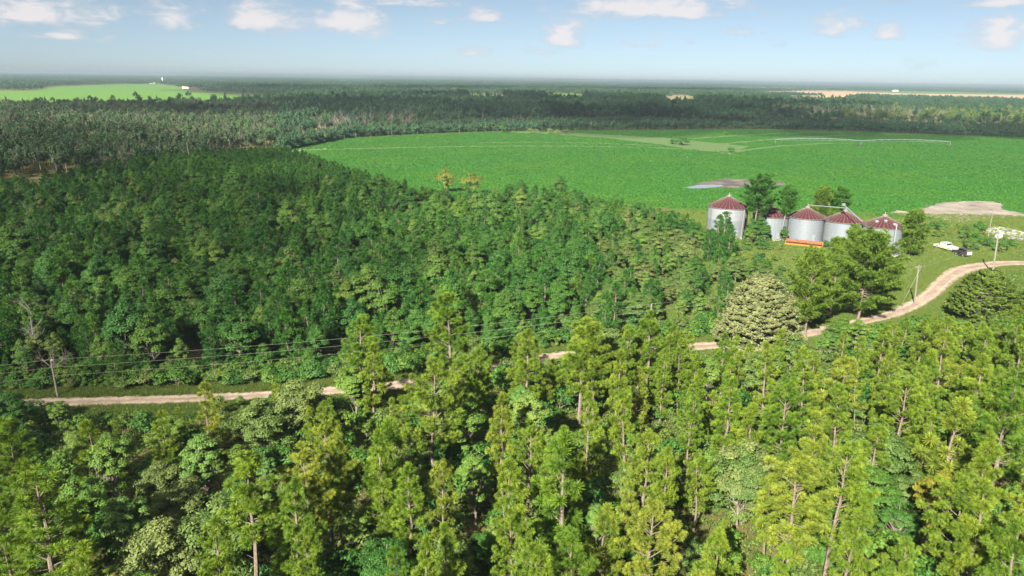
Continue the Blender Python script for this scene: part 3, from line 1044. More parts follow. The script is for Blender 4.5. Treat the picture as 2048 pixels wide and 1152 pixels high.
# ---- explicit trees: (x of top, y of top, height, form)
KEY = [(490, 905, 12.5, 'pine_g'), (650, 853, 12.2, 'pine_d'), (572, 962, 11, 'pine_b'), (760, 868, 11.5, 'pine_c'), (905, 590, 14.5, 'pine_a'), (712, 637, 12.5, 'pine_a'),
      (865, 742, 12.5, 'pine_d'), (1003, 790, 11.5, 'pine_c'), (1137, 858, 11, 'pine_b'), (1020, 930, 9.5, 'pine_e'), (1050, 662, 12, 'pine_b'), (1166, 645, 13, 'pine_a'), (1195, 648, 13, 'pine_a'),
      (1252, 655, 11, 'pine_g'), (1265, 790, 11.5, 'pine_f'), (1575, 762, 12, 'pine_d'), (1688, 888, 13, 'pine_d'), (1685, 778, 10.5, 'pine_f'), (1815, 757, 11.5, 'pine_d'), (1900, 640, 11, 'pine_d'),
      (1300, 1020, 10, 'pine_d'), (600, 1060, 9, 'pine_b'), (890, 1050, 9.5, 'pine_e'), (1025, 1020, 9.5, 'pine_d'), (2030, 760, 14.5, 'pine_d'), (1985, 870, 13, 'pine_b'), (820, 930, 10.5, 'pine_c'),
      (890, 928, 10, 'pine_f'), (1860, 830, 9.5, 'pine_c'), (45, 930, 9.5, 'pine_c'), (70, 1005, 8.5, 'pine_e'), (1440, 1065, 7, 'pine_h'), (1180, 790, 10, 'pine_e'), (1460, 760, 10.5, 'pine_c'),
      (1400, 740, 10, 'pine_b'), (320, 830, 9, 'pine_e'), (405, 772, 9, 'pine_e'), (1540, 690, 9.5, 'pine_e'), (1850, 640, 9.5, 'pine_b'), (1960, 650, 10, 'pine_b'), (1770, 655, 10, 'pine_f'),
      (2035, 640, 11, 'pine_b'), (1330, 700, 9.5, 'pine_b'), (955, 700, 10, 'pine_b'), (742, 690, 10.5, 'pine_c'), (1210, 1010, 9, 'pine_h'), (14, 782, 6, 'broad_a'), (46, 798, 5, 'broad_d'), (-25, 780, 6, 'broad_a'), (112, 800, 4.5, 'broad_b'), (1302, 626, 12, 'pine_b'), (1482, 702, 8, 'pine_e'), (1560, 688, 8.5, 'pine_e'), (1528, 706, 7, 'broad_c'), (1695, 634, 6.5, 'broad_a'), (1668, 645, 6, 'broad_d'), (1648, 668, 5, 'broad_b'), (1718, 640, 6, 'broad_e'), (1680, 655, 5, 'broad_c'), (1470, 672, 9, 'pine_e'), (1562, 660, 8, 'pine_e'), (1365, 668, 9, 'pine_c'), (1345, 652, 10, 'pine_b'), (1382, 672, 8.5, 'pine_e'), (1452, 668, 9, 'pine_c'), (1500, 688, 8, 'pine_e'), (1588, 672, 7, 'broad_c'), (1180, 672, 10, 'pine_e'), (1420, 725, 6, 'broad_b'), (1225, 660, 9, 'broad_c'), (1340, 672, 9, 'pine_e'), (1330, 690, 6, 'broad_c'), (1285, 650, 10, 'pine_c'),
      (210, 860, 9, 'broad_b'), (400, 868, 8.5, 'broad_e'), (150, 945, 9, 'broad_b'), (240, 990, 8, 'broad_b'), (590, 762, 7.5, 'broad_c'), (705, 730, 8, 'broad_b'), (520, 800, 7, 'broad_c'),
      (1500, 885, 8.5, 'broad_c'), (1490, 900, 8, 'broad_c'), (1410, 900, 7, 'broad_e'), (1880, 945, 7, 'broad_f'), (1960, 985, 7.5, 'broad_d'), (1620, 710, 6.5, 'broad_e'),
      (1760, 850, 7.5, 'broad_c'), (330, 1040, 7, 'broad_c'), (420, 1000, 7.5, 'broad_c'), (1300, 910, 7, 'broad_c')]
for (x, y, hh, nm) in KEY:
    X, Y = at(x, y, hh)
    TREES[FORMS[nm]['kind']].append((X, Y, hh, nm))
    KEEP_OUT.append((X, Y, 2.2))

KO = np.array(KEEP_OUT)


def clear_of(P, extra=0.0):
    ok = np.ones(len(P), bool)
    for x, y, rr in KEEP_OUT:
        ok &= np.hypot(P[:, 0] - x, P[:, 1] - y) > rr + extra
    return ok


# ---- the stand on the camera side of the road
NEAR = np.vstack([ROADC[(ROADC[:, 0] > -75) & (ROADC[:, 0] < 118)] - nrm2[(ROADC[:, 0] > -75) & (ROADC[:, 0] < 118)] * 0, [(118, 60), (75, 34), (-75, 34)]])
P = scatter(NEAR, 4.6, 21, .84)
P = P[off_road(P, 2.6) & (side_of_road(P) < 0) & in_frame(P, 10, 120) & clear_of(P, .4)]
r = np.random.default_rng(22)
left = np.clip(.64 + P[:, 0] / 260, .4, .72)            # pines grow thicker towards the right
isp = r.random(len(P)) < left
gap = np.sin(P[:, 0] * .21 + 1.1) * np.sin(P[:, 1] * .26 + .5) + .6 * np.sin(P[:, 0] * .47 + P[:, 1] * .38)
P, isp = P[gap < .85], isp[gap < .85]
h = np.where(isp, r.normal(8.8, 2.2, len(P)), r.normal(5.4, 1.2, len(P)))
h = np.clip(h, 3.5, 13)
h, ok = fit_height(P, h, NEAR_LINE, r, 2.6)
P, h, isp = P[ok], h[ok], isp[ok]
add_trees(P[isp], h[isp], ['pine_b', 'pine_c', 'pine_e', 'pine_f', 'pine_a', 'pine_d', 'pine_g', 'pine_h'], [3, 3, 3, 2, 2, 2, 1.4, .8], 23)
add_trees(P[~isp], h[~isp], ['broad_a', 'broad_b', 'broad_c', 'broad_d', 'broad_e', 'broad_f'], [2, 2.6, 3, 1.6, 2, .1], 24)
P = scatter(NEAR, 2.9, 25, .7)
P = P[off_road(P, 1.6) & (side_of_road(P) < 0) & in_frame(P, 3, 60)]
h = np.random.default_rng(26).uniform(1.3, 3.2, len(P))
h, ok = fit_height(P, h, NEAR_LINE, r, .8)
add_trees(P[ok], h[ok], ['shrub_a', 'shrub_b', 'shrub_c'], [3, 3, 2.6], 27)

# ---- the wood between road and field
MID = np.vstack([ats([(-350, 815), (65, 795), (430, 786), (700, 772), (850, 755), (990, 728), (1115, 704), (1260, 693), (1400, 685), (1480, 676), (1560, 665), (1620, 650), (1560, 560),
                      (1430, 548), (1440, 520), (1460, 497), (1395, 470), (1330, 424)]),
                 ats([(1270, 400), (1150, 378), (1040, 374), (970, 380), (850, 374), (780, 354), (700, 334), (610, 305), (560, 296)], 7), ats([(380, 300), (-350, 420)], 7)])
P = scatter(MID, 3.1, 31, .93)
ok = off_road(P, 3.2) & in_frame(P, 8, 130) & ~inside(P, BROWN) & ~inside(P, CLEAR)
P = P[ok]
r = np.random.default_rng(32)
q = proj(np.column_stack([P, np.full(len(P), 6)]))
# a planted block of narrow pines lies along the field's left end
plant = (P[:, 1] > 250) & (q[:, 0] > 400)
h = np.where(plant, r.normal(7.6, .8, len(P)), r.normal(6.5, 1.8, len(P)))
near_road = seg_dist(P, ROADC) < 9
h = np.where(near_road, h * .6, h)
h = np.clip(h, 2.5, 12)
h, ok = fit_height(P, h, MID_LINE, r, 1.8)
P, h, plant, q = P[ok], h[ok], plant[ok], q[ok]
ispine = plant | (r.random(len(P)) < np.where(q[:, 0] < 800, .5, .34))
slope = (q[:, 0] > 1180) & (P[:, 1] < 175)          # scrubby slope towards the bins
h = np.where(slope, h * .74, h)
thin = slope & (q[:, 0] > 1340) & (r.random(len(P)) < .42)
P, h, ispine, slope, q = P[~thin], h[~thin], ispine[~thin], slope[~thin], q[~thin]
add_trees(P[slope & ~ispine], h[slope & ~ispine], ['mid_e', 'mid_d', 'mid_a', 'broad_c'], [3, 1.6, 1.2, 3], 38)
keep_ = ~(slope & ~ispine)
P, h, ispine = P[keep_], h[keep_], ispine[keep_]
add_trees(P[ispine], h[ispine], ['midpine_a', 'midpine_b', 'midpine_c'], [3, 2, 2], 33)
add_trees(P[~ispine], h[~ispine], ['mid_a', 'mid_b', 'mid_c', 'mid_d', 'mid_e'], [3, 3, 2.6, 1.5, .7], 34)
# bright single trees and the shrubs of the wood's edge
for (x, y, hh, nm) in [(735, 528, 11, 'mid_d'), (690, 560, 9, 'mid_d'), (765, 560, 9, 'mid_d'), (1040, 360, 9, 'mid_b'), (1118, 350, 9.5, 'mid_b'), (880, 450, 8, 'mid_d'), (400, 478, 9, 'mid_d'), (425, 480, 9, 'mid_d'),
                       (1440, 432, 9, 'midpine_a'), (1462, 452, 8, 'midpine_a'), (1420, 462, 7, 'midpine_c'), (1340, 425, 8, 'mid_d'), (1215, 590, 9, 'midpine_a'), (860, 455, 8, 'mid_c')]:
    X, Y = at(x, y, hh)
    TREES[FORMS[nm]['kind']].append((X, Y, hh, nm))
P = np.vstack([C_ + N_ * (W_ / 2 + rng.uniform(2.2, 6.5, W_.shape)) for _ in range(2)])
P = P + rng.normal(0, .8, P.shape)
P = P[(side_of_road(P) > 0) & off_road(P, 1.8) & in_frame(P, 2, 30) & ~inside(P, CLEAR) & (P[:, 1] < 123)]
keep = rng.random(len(P)) < .55
P = P[keep]
add_trees(P, rng.uniform(.9, 2.6, len(P)), ['shrub_a', 'shrub_b', 'shrub_c'], [2, 3, 2], 35)
# shrubs by the meadow and the bins
P = np.vstack([ats([(1250 + 8 * i, 0)] * 0 + [(x, y) for x, y in zip(rng.uniform(1440, 1570, 16), rng.uniform(520, 548, 16))]),
               ats([(x, y) for x, y in zip(rng.uniform(1480, 1650, 42), 489 + rng.uniform(0, 14, 42)) if not 1560 < x < 1650]),
               ats([(x, y) for x, y in zip(rng.uniform(1855, 1975, 70), rng.uniform(452, 492, 70)) if y < 500 - abs(x - 1950) * .25 and not (x < 1935 and y > 478)]),
               ats([(x, y) for x, y in zip(rng.uniform(1930, 2060, 24), rng.uniform(485, 506, 24))])])
add_trees(P, rng.uniform(.9, 2.3, len(P)), ['shrub_a', 'shrub_b', 'shrub_c'], [1, 2, 4], 36)
P = np.vstack([ats([(x, y) for x, y in zip(rng.uniform(1470, 1660, 60), 491 + rng.uniform(0, 12, 60)) if not 1560 < x < 1650]), ats([(x, y) for x, y in zip(rng.uniform(1440, 1640, 26), rng.uniform(512, 560, 26))]),
               ats([(x, y) for x, y in zip(rng.uniform(1640, 1800, 14), rng.uniform(525, 610, 14))])])
add_trees(P, rng.uniform(.6, 1.7, len(P)), ['shrub_a', 'shrub_b', 'shrub_c'], [2, 2, 4], 37)
for (x, y, hh) in [(1490, 716, 1.8), (1508, 720, 2.2), (1527, 716, 1.9), (1476, 712, 1.5), (1540, 712, 1.6)]:
    X, Y = at(x, y)
    TREES['shrub'].append((X, Y, hh, 'shrub_a'))
for (x, y, hh) in [(285, 530, 1.2), (300, 520, 1.5), (270, 515, 1.3), (320, 528, 1.2), (260, 508, 1.4)]:
    for k in range(5):
        X, Y = at(x + rng.normal(0, 14), y + rng.normal(0, 4))
        TREES['shrub'].append((X, Y, hh, 'shrub_d'))

# ------------------------------------------------------------------ trees as things (300 largest of a kind), the rest as one wood
NAME = {'pine': 'pine_tree', 'broad': 'broadleaf_tree', 'shrub': 'shrub'}
REST = []


MARKS = [('the lamp pole', at(116, 795)), ('the pole at the bend', at(1829, 608)), ('the wide cedar', at(1962, 640)), ('the big roadside pines', at(1660, 655)),
         ('the silvery pale tree', at(1512, 710)), ('the sandy trail', at(1020, 680)), ('the bare pole-like trunk', at(1724, 768, 6.2)), ('the brown clearing', at(290, 520)),
         ('the silver-grey dead tree', at(30, 588, 11)), ('the truck', at(1890, 500)), ('the scrap heap', at(2010, 470)), ('the broken white snag', at(690, 1072, 3)),
         ('the yellow-leaved tree', at(1880, 945, 7)), ('the tallest roadside pine', at(905, 590, 14.5)), ('the golden trees', at(915, 388))]


def where(x, y):
    P_ = np.array([[x, y]])
    s = side_of_road(P_)[0]
    d_road = seg_dist(P_, ROADC)[0]
    best = min(MARKS, key=lambda m_: math.hypot(x - m_[1][0], y - m_[1][1]))
    if math.hypot(x - best[1][0], y - best[1][1]) < 13:
        return 'near ' + best[0]
    if x > 48 and y > 150:
        return 'by the grain bins'
    if s > 0:
        return 'lining the dirt road' if d_road < 10 else ('at the crop field edge' if y > 190 and x > -60 else 'in the wood across the road')
    return 'on the near roadside' if d_road < 10 else 'in the stand before the road'


def place_tree(x, y, hh, nm, label=None, group=None, name=None, cat=None):
    fm = FORMS[nm]
    s = hh / fm['H']
    k = rng.uniform(.85, 1.32) if fm['kind'] == 'pine' else rng.uniform(.88, 1.14)
    sz = '' if label else ('tall ' if s > 1.02 else 'short ' if s < .72 else '')
    txt = '' if label else f"{sz}{fm['label']} {where(x, y)}".replace('tall tall', 'very tall').replace('short short', 'short').replace('short tall', 'lower')
    t = empty(name or NAME[fm['kind']], (x, y, 0), label or txt, cat or {'pine': 'pine tree', 'broad': 'tree', 'shrub': 'shrub'}[fm['kind']],
              group if label else NAME[fm['kind']].replace('_', ' ') + 's: ' + txt, rng.uniform(0, 6.28))
    t.scale = (s * k, s * k, s)
    t.rotation_euler = (rng.normal(0, .025), rng.normal(0, .025), rng.uniform(0, 6.28))
    for nme in ('trunk', 'crown'):
        o = bpy.data.objects.new(nme if fm['kind'] != 'shrub' or nme == 'crown' else 'stem', fm[nme])
        ROOT.objects.link(o)
        o.parent = t
    return t


for kind, lst in TREES.items():
    # largest in the picture first
    def size(t):
        vis = proj(np.array([[t[0], t[1], t[2]]]))[0]
        out = not (-15 < vis[0] < 2063 and vis[1] < 1152)
        return t[2] / math.hypot(t[0], t[1]) * (0.02 if out else 1)
    lst.sort(key=size, reverse=True)
    for t in lst[:290]:
        place_tree(*t)
    REST += lst[290:]


def gn_scatter(name, pts, scale3, rz, idx, protos):
    """one object whose points carry copies of the given meshes (geometry nodes)"""
    col = bpy.data.collections.new(name + '_forms')
    for i, me in enumerate(protos):
        o = bpy.data.objects.new('%s_form_%02d' % (name, i), me)
        col.objects.link(o)
    me = bpy.data.meshes.new(name)
    me.vertices.add(len(pts))
    me.vertices.foreach_set('co', np.asarray(pts, np.float32).ravel())
    for nme, typ, dat, key in (('sc', 'FLOAT_VECTOR', scale3, 'vector'), ('rz', 'FLOAT', rz, 'value'), ('ix', 'INT', idx, 'value')):
        a = me.attributes.new(nme, typ, 'POINT')
        a.data.foreach_set(key, np.asarray(dat, np.int32 if typ == 'INT' else np.float32).ravel())
    ng = bpy.data.node_groups.new(name + '_nodes', 'GeometryNodeTree')
    ng.interface.new_socket('Geometry', in_out='INPUT', socket_type='NodeSocketGeometry')
    ng.interface.new_socket('Geometry', in_out='OUTPUT', socket_type='NodeSocketGeometry')
    N, L = ng.nodes.new, ng.links.new
    gi, go = N('NodeGroupInput'), N('NodeGroupOutput')
    ci = N('GeometryNodeCollectionInfo')
    ci.inputs['Collection'].default_value = col
    ci.inputs['Separate Children'].default_value = True
    ci.inputs['Reset Children'].default_value = True
    ip = N('GeometryNodeInstanceOnPoints')
    ip.inputs['Pick Instance'].default_value = True
    na = []
    for nme, typ in (('sc', 'FLOAT_VECTOR'), ('rz', 'FLOAT'), ('ix', 'INT')):
        a = N('GeometryNodeInputNamedAttribute')
        a.data_type = typ
        a.inputs['Name'].default_value = nme
        na.append(a)
    cx = N('ShaderNodeCombineXYZ')
    L(na[1].outputs[0], cx.inputs[2])
    L(gi.outputs[0], ip.inputs['Points'])
    L(ci.outputs[0], ip.inputs['Instance'])
    L(na[2].outputs[0], ip.inputs['Instance Index'])
    L(cx.outputs[0], ip.inputs['Rotation'])
    L(na[0].outputs[0], ip.inputs['Scale'])
    L(ip.outputs[0], go.inputs[0])
    o = bpy.data.objects.new(name, me)
    ROOT.objects.link(o)
    md_ = o.modifiers.new('scatter', 'NODES')
    md_.node_group = ng
    return o


def whole(nm):
    fm = FORMS[nm]
    return merge([(fm['geo'], (0, 0, 0, 1))]).mesh(nm, [M[fm['bark']], M[fm['leaf']]])


def stuff(name, items, protos, label, cat):
    """items: (x, y, sx, sz, index)"""
    a = np.array(items, float)
    n = len(a)
    o = gn_scatter(name, np.column_stack([a[:, 0], a[:, 1], np.zeros(n)]), np.column_stack([a[:, 2], a[:, 2], a[:, 3]]),
                   rng.uniform(0, 6.28, n), a[:, 4].astype(int), protos)
    return tag(o, label, cat, kind='stuff')


names = sorted({t[3] for t in REST})
stuff('woodland', [(x, y, hh / FORMS[n]['H'] * rng.uniform(.88, 1.15), hh / FORMS[n]['H'], names.index(n)) for x, y, hh, n in REST], [whole(n) for n in names],
      'dense green mixed wood between the dirt road and the crop field', 'woodland')

# ------------------------------------------------------------------ farther woods
r = np.random.default_rng(51)
lowf = [low_tree(600 + i, H_, rx, n_, lf, cb, cn) for i, (H_, rx, n_, lf, cb, cn) in enumerate(
    [(12, 3.7, 420, .62, .08, False), (14, 3.8, 420, .62, .15, False), (10, 3.6, 380, .6, .02, False), (15, 2.9, 330, .6, .2, True), (16, 3.0, 260, .65, .5, False), (11, 2.8, 340, .55, .05, True)])]
LOWH = [12, 14, 10, 15, 16, 11]
low_far = [merge([(t, (0, 0, 0, 1))]).mesh('far_tree', [M['bark_grey'], M['far']]) for t in lowf]
low_sun_tint = [merge([(t, (0, 0, 0, 1))]).mesh('sun_tinted_far_tree', [M['dead_far'], M['olive']]) for t in lowf]  # paler copies: sunlight on one patch of wood put into the leaf colour
low_swamp = [merge([(t, (0, 0, 0, 1))]).mesh('swamp_tree', [M['bark_grey'], M['swamp']]) for t in lowf]
bare = [dead_form(700 + i, 14, 3, .15).mesh('bare_tree', M['dead_far']) for i in range(3)]

WEDGE = lambda d0, d1: np.array([(math.sin(a) * d, math.cos(a) * d) for d, aa in ((d1, np.linspace(-.68, .68, 25)), (d0, np.linspace(.68, -.68, 25))) for a in aa])


def not_in(P, polys):
    ok = np.ones(len(P), bool)
    for q_ in polys:
        ok &= ~inside(P, q_)
    return ok


# swamp wood on the left, up to the far left field
P = scatter(WEDGE(150, 1000), 5.6, 52, .93)
q = proj(np.column_stack([P, np.zeros(len(P))]))
CUT = ats([(-150, 392), (0, 372), (70, 350), (150, 356), (165, 372), (120, 388), (30, 402), (-100, 420)])
# left of the planted block and behind the field's left end
LEFTZ = (q[:, 0] < np.interp(P[:, 1], [150, 250, 420, 470, 600, 1000], [-150, 230, 545, 560, 560, 560])) & ~inside(P, MID)
P1 = P[LEFTZ & not_in(P, [FIELD, CUT] + FAR_POLYS + [ats([(545, 290), (560, 276), (592, 277), (590, 292)])])]
items = []
for x, y in P1:
    d = math.hypot(x, y)
    i = int(r.choice(9, p=[.26, .22, .24, .03, .02, .12, .05, .03, .03]))
    if i >= 6 and d < 230:
        i = 2
    s = r.uniform(.75, 1.1) * (.75 if d < 330 else .95)
    items.append((x, y, s * r.uniform(.9, 1.2), s, i))
stuff('swamp_wood', items, low_swamp + bare, 'dull olive swamp wood with grey bare trees left of the crop field', 'woodland')

# woods behind the crop field
P = scatter(WEDGE(430, 1900), 6.8, 53, .94)
q = proj(np.column_stack([P, np.zeros(len(P))]))
hor = 143 + q[:, 0] * 29 / 2048
ok = not_in(P, [FIELD] + FAR_POLYS) & ~((q[:, 0] < 560) & (np.hypot(*P.T) < 1000)) & (q[:, 1] < 300) & (q[:, 0] > -120) & (q[:, 0] < 2170)
P, q = P[ok], q[ok]
edge = np.column_stack([np.linspace(-200, 2500, 60), np.interp(np.linspace(-200, 2500, 60), [-200, 560, 620, 700, 850, 980, 1150, 1500, 1700, 1900, 2048, 2500], [312, 302, 291, 276, 268, 263, 261, 258, 262, 270, 275, 292])])
items, items2 = [], []
for (x, y), (u, v) in zip(P, q):
    ev = np.interp(u, edge[:, 0], edge[:, 1])
    back = ev - v                      # rows of picture behind the field's edge
    sun_tint = u > 1640 and 17 < back < 17 + (u - 1600) * .055  # patch where paler leaf colour stands in for sunlight
    dead_zone = (620 < u < 830 and 14 < back < 30) or (1540 < u < 1900 and 18 < back < 34)
    if back < 13:                      # thick low hedge of trees at the field
        i = int(r.choice([0, 2, 5], p=[.4, .4, .2]))
        s = r.uniform(.62, .85)
        items.append((x, y, s * 1.25, s, i))
    elif back < 16:
        s = r.uniform(.4, .6)
        items.append((x, y, s * 1.5, s, 2))
    elif dead_zone and r.random() < .5:
        s = r.uniform(.8, 1.15)
        items2.append((x, y, s, s, int(r.integers(0, 3))))
    else:
        i = int(r.choice([0, 1, 2, 3, 4, 5], p=[.2, .3, .14, .12, .12, .12])) + (6 if sun_tint and r.random() < .75 else 0)
        s = r.uniform(.7, 1.1) + (.3 if r.random() < .12 else 0)
        items.append((x, y, s * r.uniform(.85, 1.15), s, i))
ed_ = ats([(560, 302), (620, 291), (700, 276), (850, 268), (980, 263), (1150, 261), (1500, 258), (1700, 262), (1900, 270), (2048, 275), (2250, 282)])
ed_ = smooth_line(ed_, 40)
for k in range(5):
    for p_ in ed_ + unit(ed_) * (1.5 + 3.0 * k) + r.normal(0, 1.2, ed_.shape):
        s = r.uniform(.2, .34) + .07 * k
        items.append((p_[0], p_[1], s * 1.5, s, int(r.choice([0, 2, 2]))))
stuff('far_wood', items, low_far + low_sun_tint, 'dark green woods behind the crop field', 'woodland')
stuff('bare_wood', items2, bare, 'grey leafless trees standing in the woods behind the crop field', 'bare trees')


def patch(seed, size, n, leafs, lf):
    rr = np.random.default_rng(seed)
    parts = []
    for _ in range(n):
        k = rr.integers(0, 6)
        parts.append((low_tree(int(rr.integers(1e6)), LOWH[k] * rr.uniform(.75, 1.05), 4.2 if k != 3 else 3, leafs, lf, .25, k in (3, 5)), (rr.uniform(-.5, .5) * size, rr.uniform(-.5, .5) * size, 0, 1)))
    return merge(parts)


pa = [patch(900 + i, 44, 34, 34, 2.0).mesh('forest_patch', [M['bark_grey'], M['far']]) for i in range(5)]
P = scatter(WEDGE(1900, 5600), 40, 54, .96)
q = proj(np.column_stack([P, np.zeros(len(P))]))
P = P[not_in(P, FAR_POLYS) & (q[:, 0] > -150) & (q[:, 0] < 2200)]
nz = np.sin(P[:, 0] * .0031 + 1.3) * np.sin(P[:, 1] * .0023 + .4) + .5 * np.sin(P[:, 0] * .0091 + P[:, 1] * .004)
P = P[nz < .95]
stuff('distant_forest', [(x, y, 1, r.uniform(.8, 1.15), int(r.integers(0, 5))) for x, y in P], pa, 'distant forest spread over the plain below the horizon', 'forest')
pb = [patch(950 + i, 170, 110, 12, 4.5).mesh('forest_patch', [M['bark_grey'], M['far']]) for i in range(4)]
P = scatter(WEDGE(5600, 22400), 158, 55, .97)
nz = np.sin(P[:, 0] * .0011 + 1.3) * np.sin(P[:, 1] * .0013 + .4) + .5 * np.sin(P[:, 0] * .0031 + P[:, 1] * .0017)
P = P[(nz < .9) & not_in(P, FAR_POLYS)]
stuff('horizon_forest', [(x, y, 1, r.uniform(.8, 1.4), int(r.integers(0, 4))) for x, y in P], pb, 'hazy line of forest along the horizon', 'forest')

# trees standing at the far left field's near edge, and beside other fields
# ------------------------------------------------------------------ crop plants, grass
cp = []
for i in range(4):
    rr = np.random.default_rng(1200 + i)
    g = Geo()
    k = 64
    v = rr.normal(size=(k, 3))
    v[:, 2] = np.abs(v[:, 2])
    v = unit(v)
    leaves(g, v * np.array([.85, .62, .5]) * rr.uniform(.4, 1, (k, 1)), unit(v + np.array([0, 0, .8]) + rr.normal(0, .25, v.shape)), .24, rr, 0, 1.4)
    cp.append(g.mesh('crop_plant', M['crop']))
def rows(dx, dy, ang_, seed):
    rr = np.random.default_rng(seed)
    c0 = FIELD.mean(0)
    R_ = 700
    X_, Y_ = np.meshgrid(np.arange(-R_, R_, dx), np.arange(-R_, R_, dy))
    X_ = X_ + rr.uniform(-.45, .45, X_.shape) * dx
    Y_ = Y_ + rr.normal(0, .1, Y_.shape) * dy
    Q = np.column_stack([X_.ravel(), Y_.ravel()])[rr.random(X_.size) < .95]
    Q = Q @ np.array([[math.cos(ang_), math.sin(ang_)], [-math.sin(ang_), math.cos(ang_)]]) + c0
    return Q[inside(Q, FIELD)]


P = rows(1.05, 1.9, -.12, 61)
P = P[in_frame(P, 0, 20) & (P[:, 1] < 330)]
P_far = rows(1.9, 2.3, -.12, 66)
P_far = P_far[in_frame(P_far, 0, 20) & (P_far[:, 1] >= 330)]
WEED_ = [ats([(960, 262.5), (1130, 265), (1330, 276), (1500, 293), (1475, 303), (1410, 303), (1330, 291), (1220, 277), (1090, 268)])]
P_far = P_far[not_in(P_far, WEED_)]
for px_ in TRACKS:
    P_far = P_far[seg_dist(P_far, smooth_line(ats(px_), 3)) > 2.6]
sc_far = np.full(len(P_far), 1.45)
BARE_ = [ats(b) for b in ([(1826, 424), (1885, 405), (1940, 402), (1990, 403), (2004, 410), (2048, 428), (2120, 430), (1940, 444), (1880, 438), (1835, 432)],
                          [(1364, 376), (1390, 367), (1450, 357), (1500, 358), (1560, 363), (1575, 370), (1530, 375), (1470, 377), (1400, 378)], [(1775, 428), (1800, 421), (1826, 425), (1810, 432)])]
P = P[not_in(P, BARE_)]
stuff('crop', [(x, y, r.uniform(.85, 1.25) * k_, r.uniform(.7, 1.3), int(r.integers(0, 4))) for (x, y), k_ in zip(np.vstack([P, P_far]), np.concatenate([np.ones(len(P)), sc_far]))], cp, 'low bright green crop covering the wide field', 'crop')
gp = []
for i in range(4):
    rr = np.random.default_rng(1300 + i)
    g = Geo()
    k = 46
    b = np.column_stack([rr.normal(0, .22, (k, 2)), np.zeros(k)])
    d = unit(np.column_stack([rr.normal(0, .45, (k, 2)), np.ones(k)])) * rr.uniform(.25, .62, (k, 1))
    s = unit(np.cross(d, rr.normal(size=(k, 3)))) * .028
    g.add(np.stack([b - s, b + s, b + d], 1).reshape(-1, 3), np.arange(3 * k).reshape(-1, 3), 0, rr.random(k))
    gp.append(g.mesh('grass_tuft', M['grass']))
P = scatter(CLEAR, .8, 62, .7)
P = P[in_frame(P, 0, 20) & off_road(P, .25)]
V2 = np.vstack([C_ + N_ * sg * (W_ / 2 + rng.uniform(.1, 3.6, W_.shape)) for sg in (1, -1) for _ in range(26)])
V2 = V2 + rng.normal(0, .25, V2.shape)
V2 = V2[off_road(V2, -.3) & in_frame(V2, 0, 20)]
P3_ = scatter(SLOPE, .85, 67, .7)
P = np.vstack([P, V2, P3_[in_frame(P3_, 0, 20) & off_road(P3_, .25)]])
stuff('grass', [(x, y, r.uniform(.7, 1.4), r.uniform(.5, 1.15), int(r.integers(0, 4))) for x, y in P], gp, 'rough grass along the dirt road and round the grain bins', 'grass')
# undergrowth on the floor of the near stand
up = []
for i in range(3):
    rr = np.random.default_rng(1400 + i)
    g = Geo()
    k = 60
    v = rr.normal(size=(k, 3)) * np.array([.5, .5, .18])
    v[:, 2] = np.abs(v[:, 2]) + .05
    leaves(g, v, unit(np.array([0, 0, 1.0]) + rr.normal(0, .5, v.shape)), .15, rr)
    up.append(g.mesh('undergrowth_plant', M[('olive', 'weeds', 'broad')[i]]))
P = scatter(NEAR, 1.15, 63, .55)
P = P[off_road(P, 1.2) & in_frame(P, 0, 30)]
stuff('undergrowth', [(x, y, r.uniform(.7, 1.6), r.uniform(.7, 1.8), int(r.choice(3, p=[.4, .3, .3]))) for x, y in P], up, 'leafy undergrowth on the floor of the near pine stand', 'undergrowth')
#@@REST@@

# ------------------------------------------------------------------ single trees that stand out
tg, cg = cedar_form(41, 8.6, 5.6)
form('cedar', 'broad', tg, cg, 'bark_grey', 'cedar', 8.6, 'cedar')
tg, cg = cedar_form(42, 10, 4.6)
form('pale', 'broad', tg, cg, 'bark_grey', 'pale_tree', 10, 'pale')
for i, (nm, H_, rx) in enumerate([('willow_a', 8, 3.4), ('willow_b', 7, 4.2)]):
    tg, cg = broad_form(43 + i, H_, rx, .1, 34, 80, .26, .33)
    form(nm, 'broad', tg, cg, 'bark_grey', 'willow', H_, 'willow')
for i, (nm, H_, rd, cb) in enumerate([('big_pine_a', 13.5, 4.9, .2), ('big_pine_b', 15, 5.6, .17)]):
    tg, cg = pine_form(45 + i, H_, rd, cb, .1, 44, .58, .08, 1.45, 5, .5, more=3)
    form(nm, 'pine', tg, cg, 'bark', 'pine_big', H_, 'big')
for i, (nm, H_, rd, cb) in enumerate([('bin_pine_a', 16, 4.4, .45), ('bin_pine_b', 13, 3.0, .5), ('bin_pine_c', 9, 2.8, .1)]):
    tg, cg = pine_form(48 + i, H_, rd, cb, .15, 40, .62, .09, 1.5, 3, .55, more=2)
    form(nm, 'pine', tg, cg, 'bark', 'pine_mid' if i < 2 else 'pine_big', H_, 'bin')
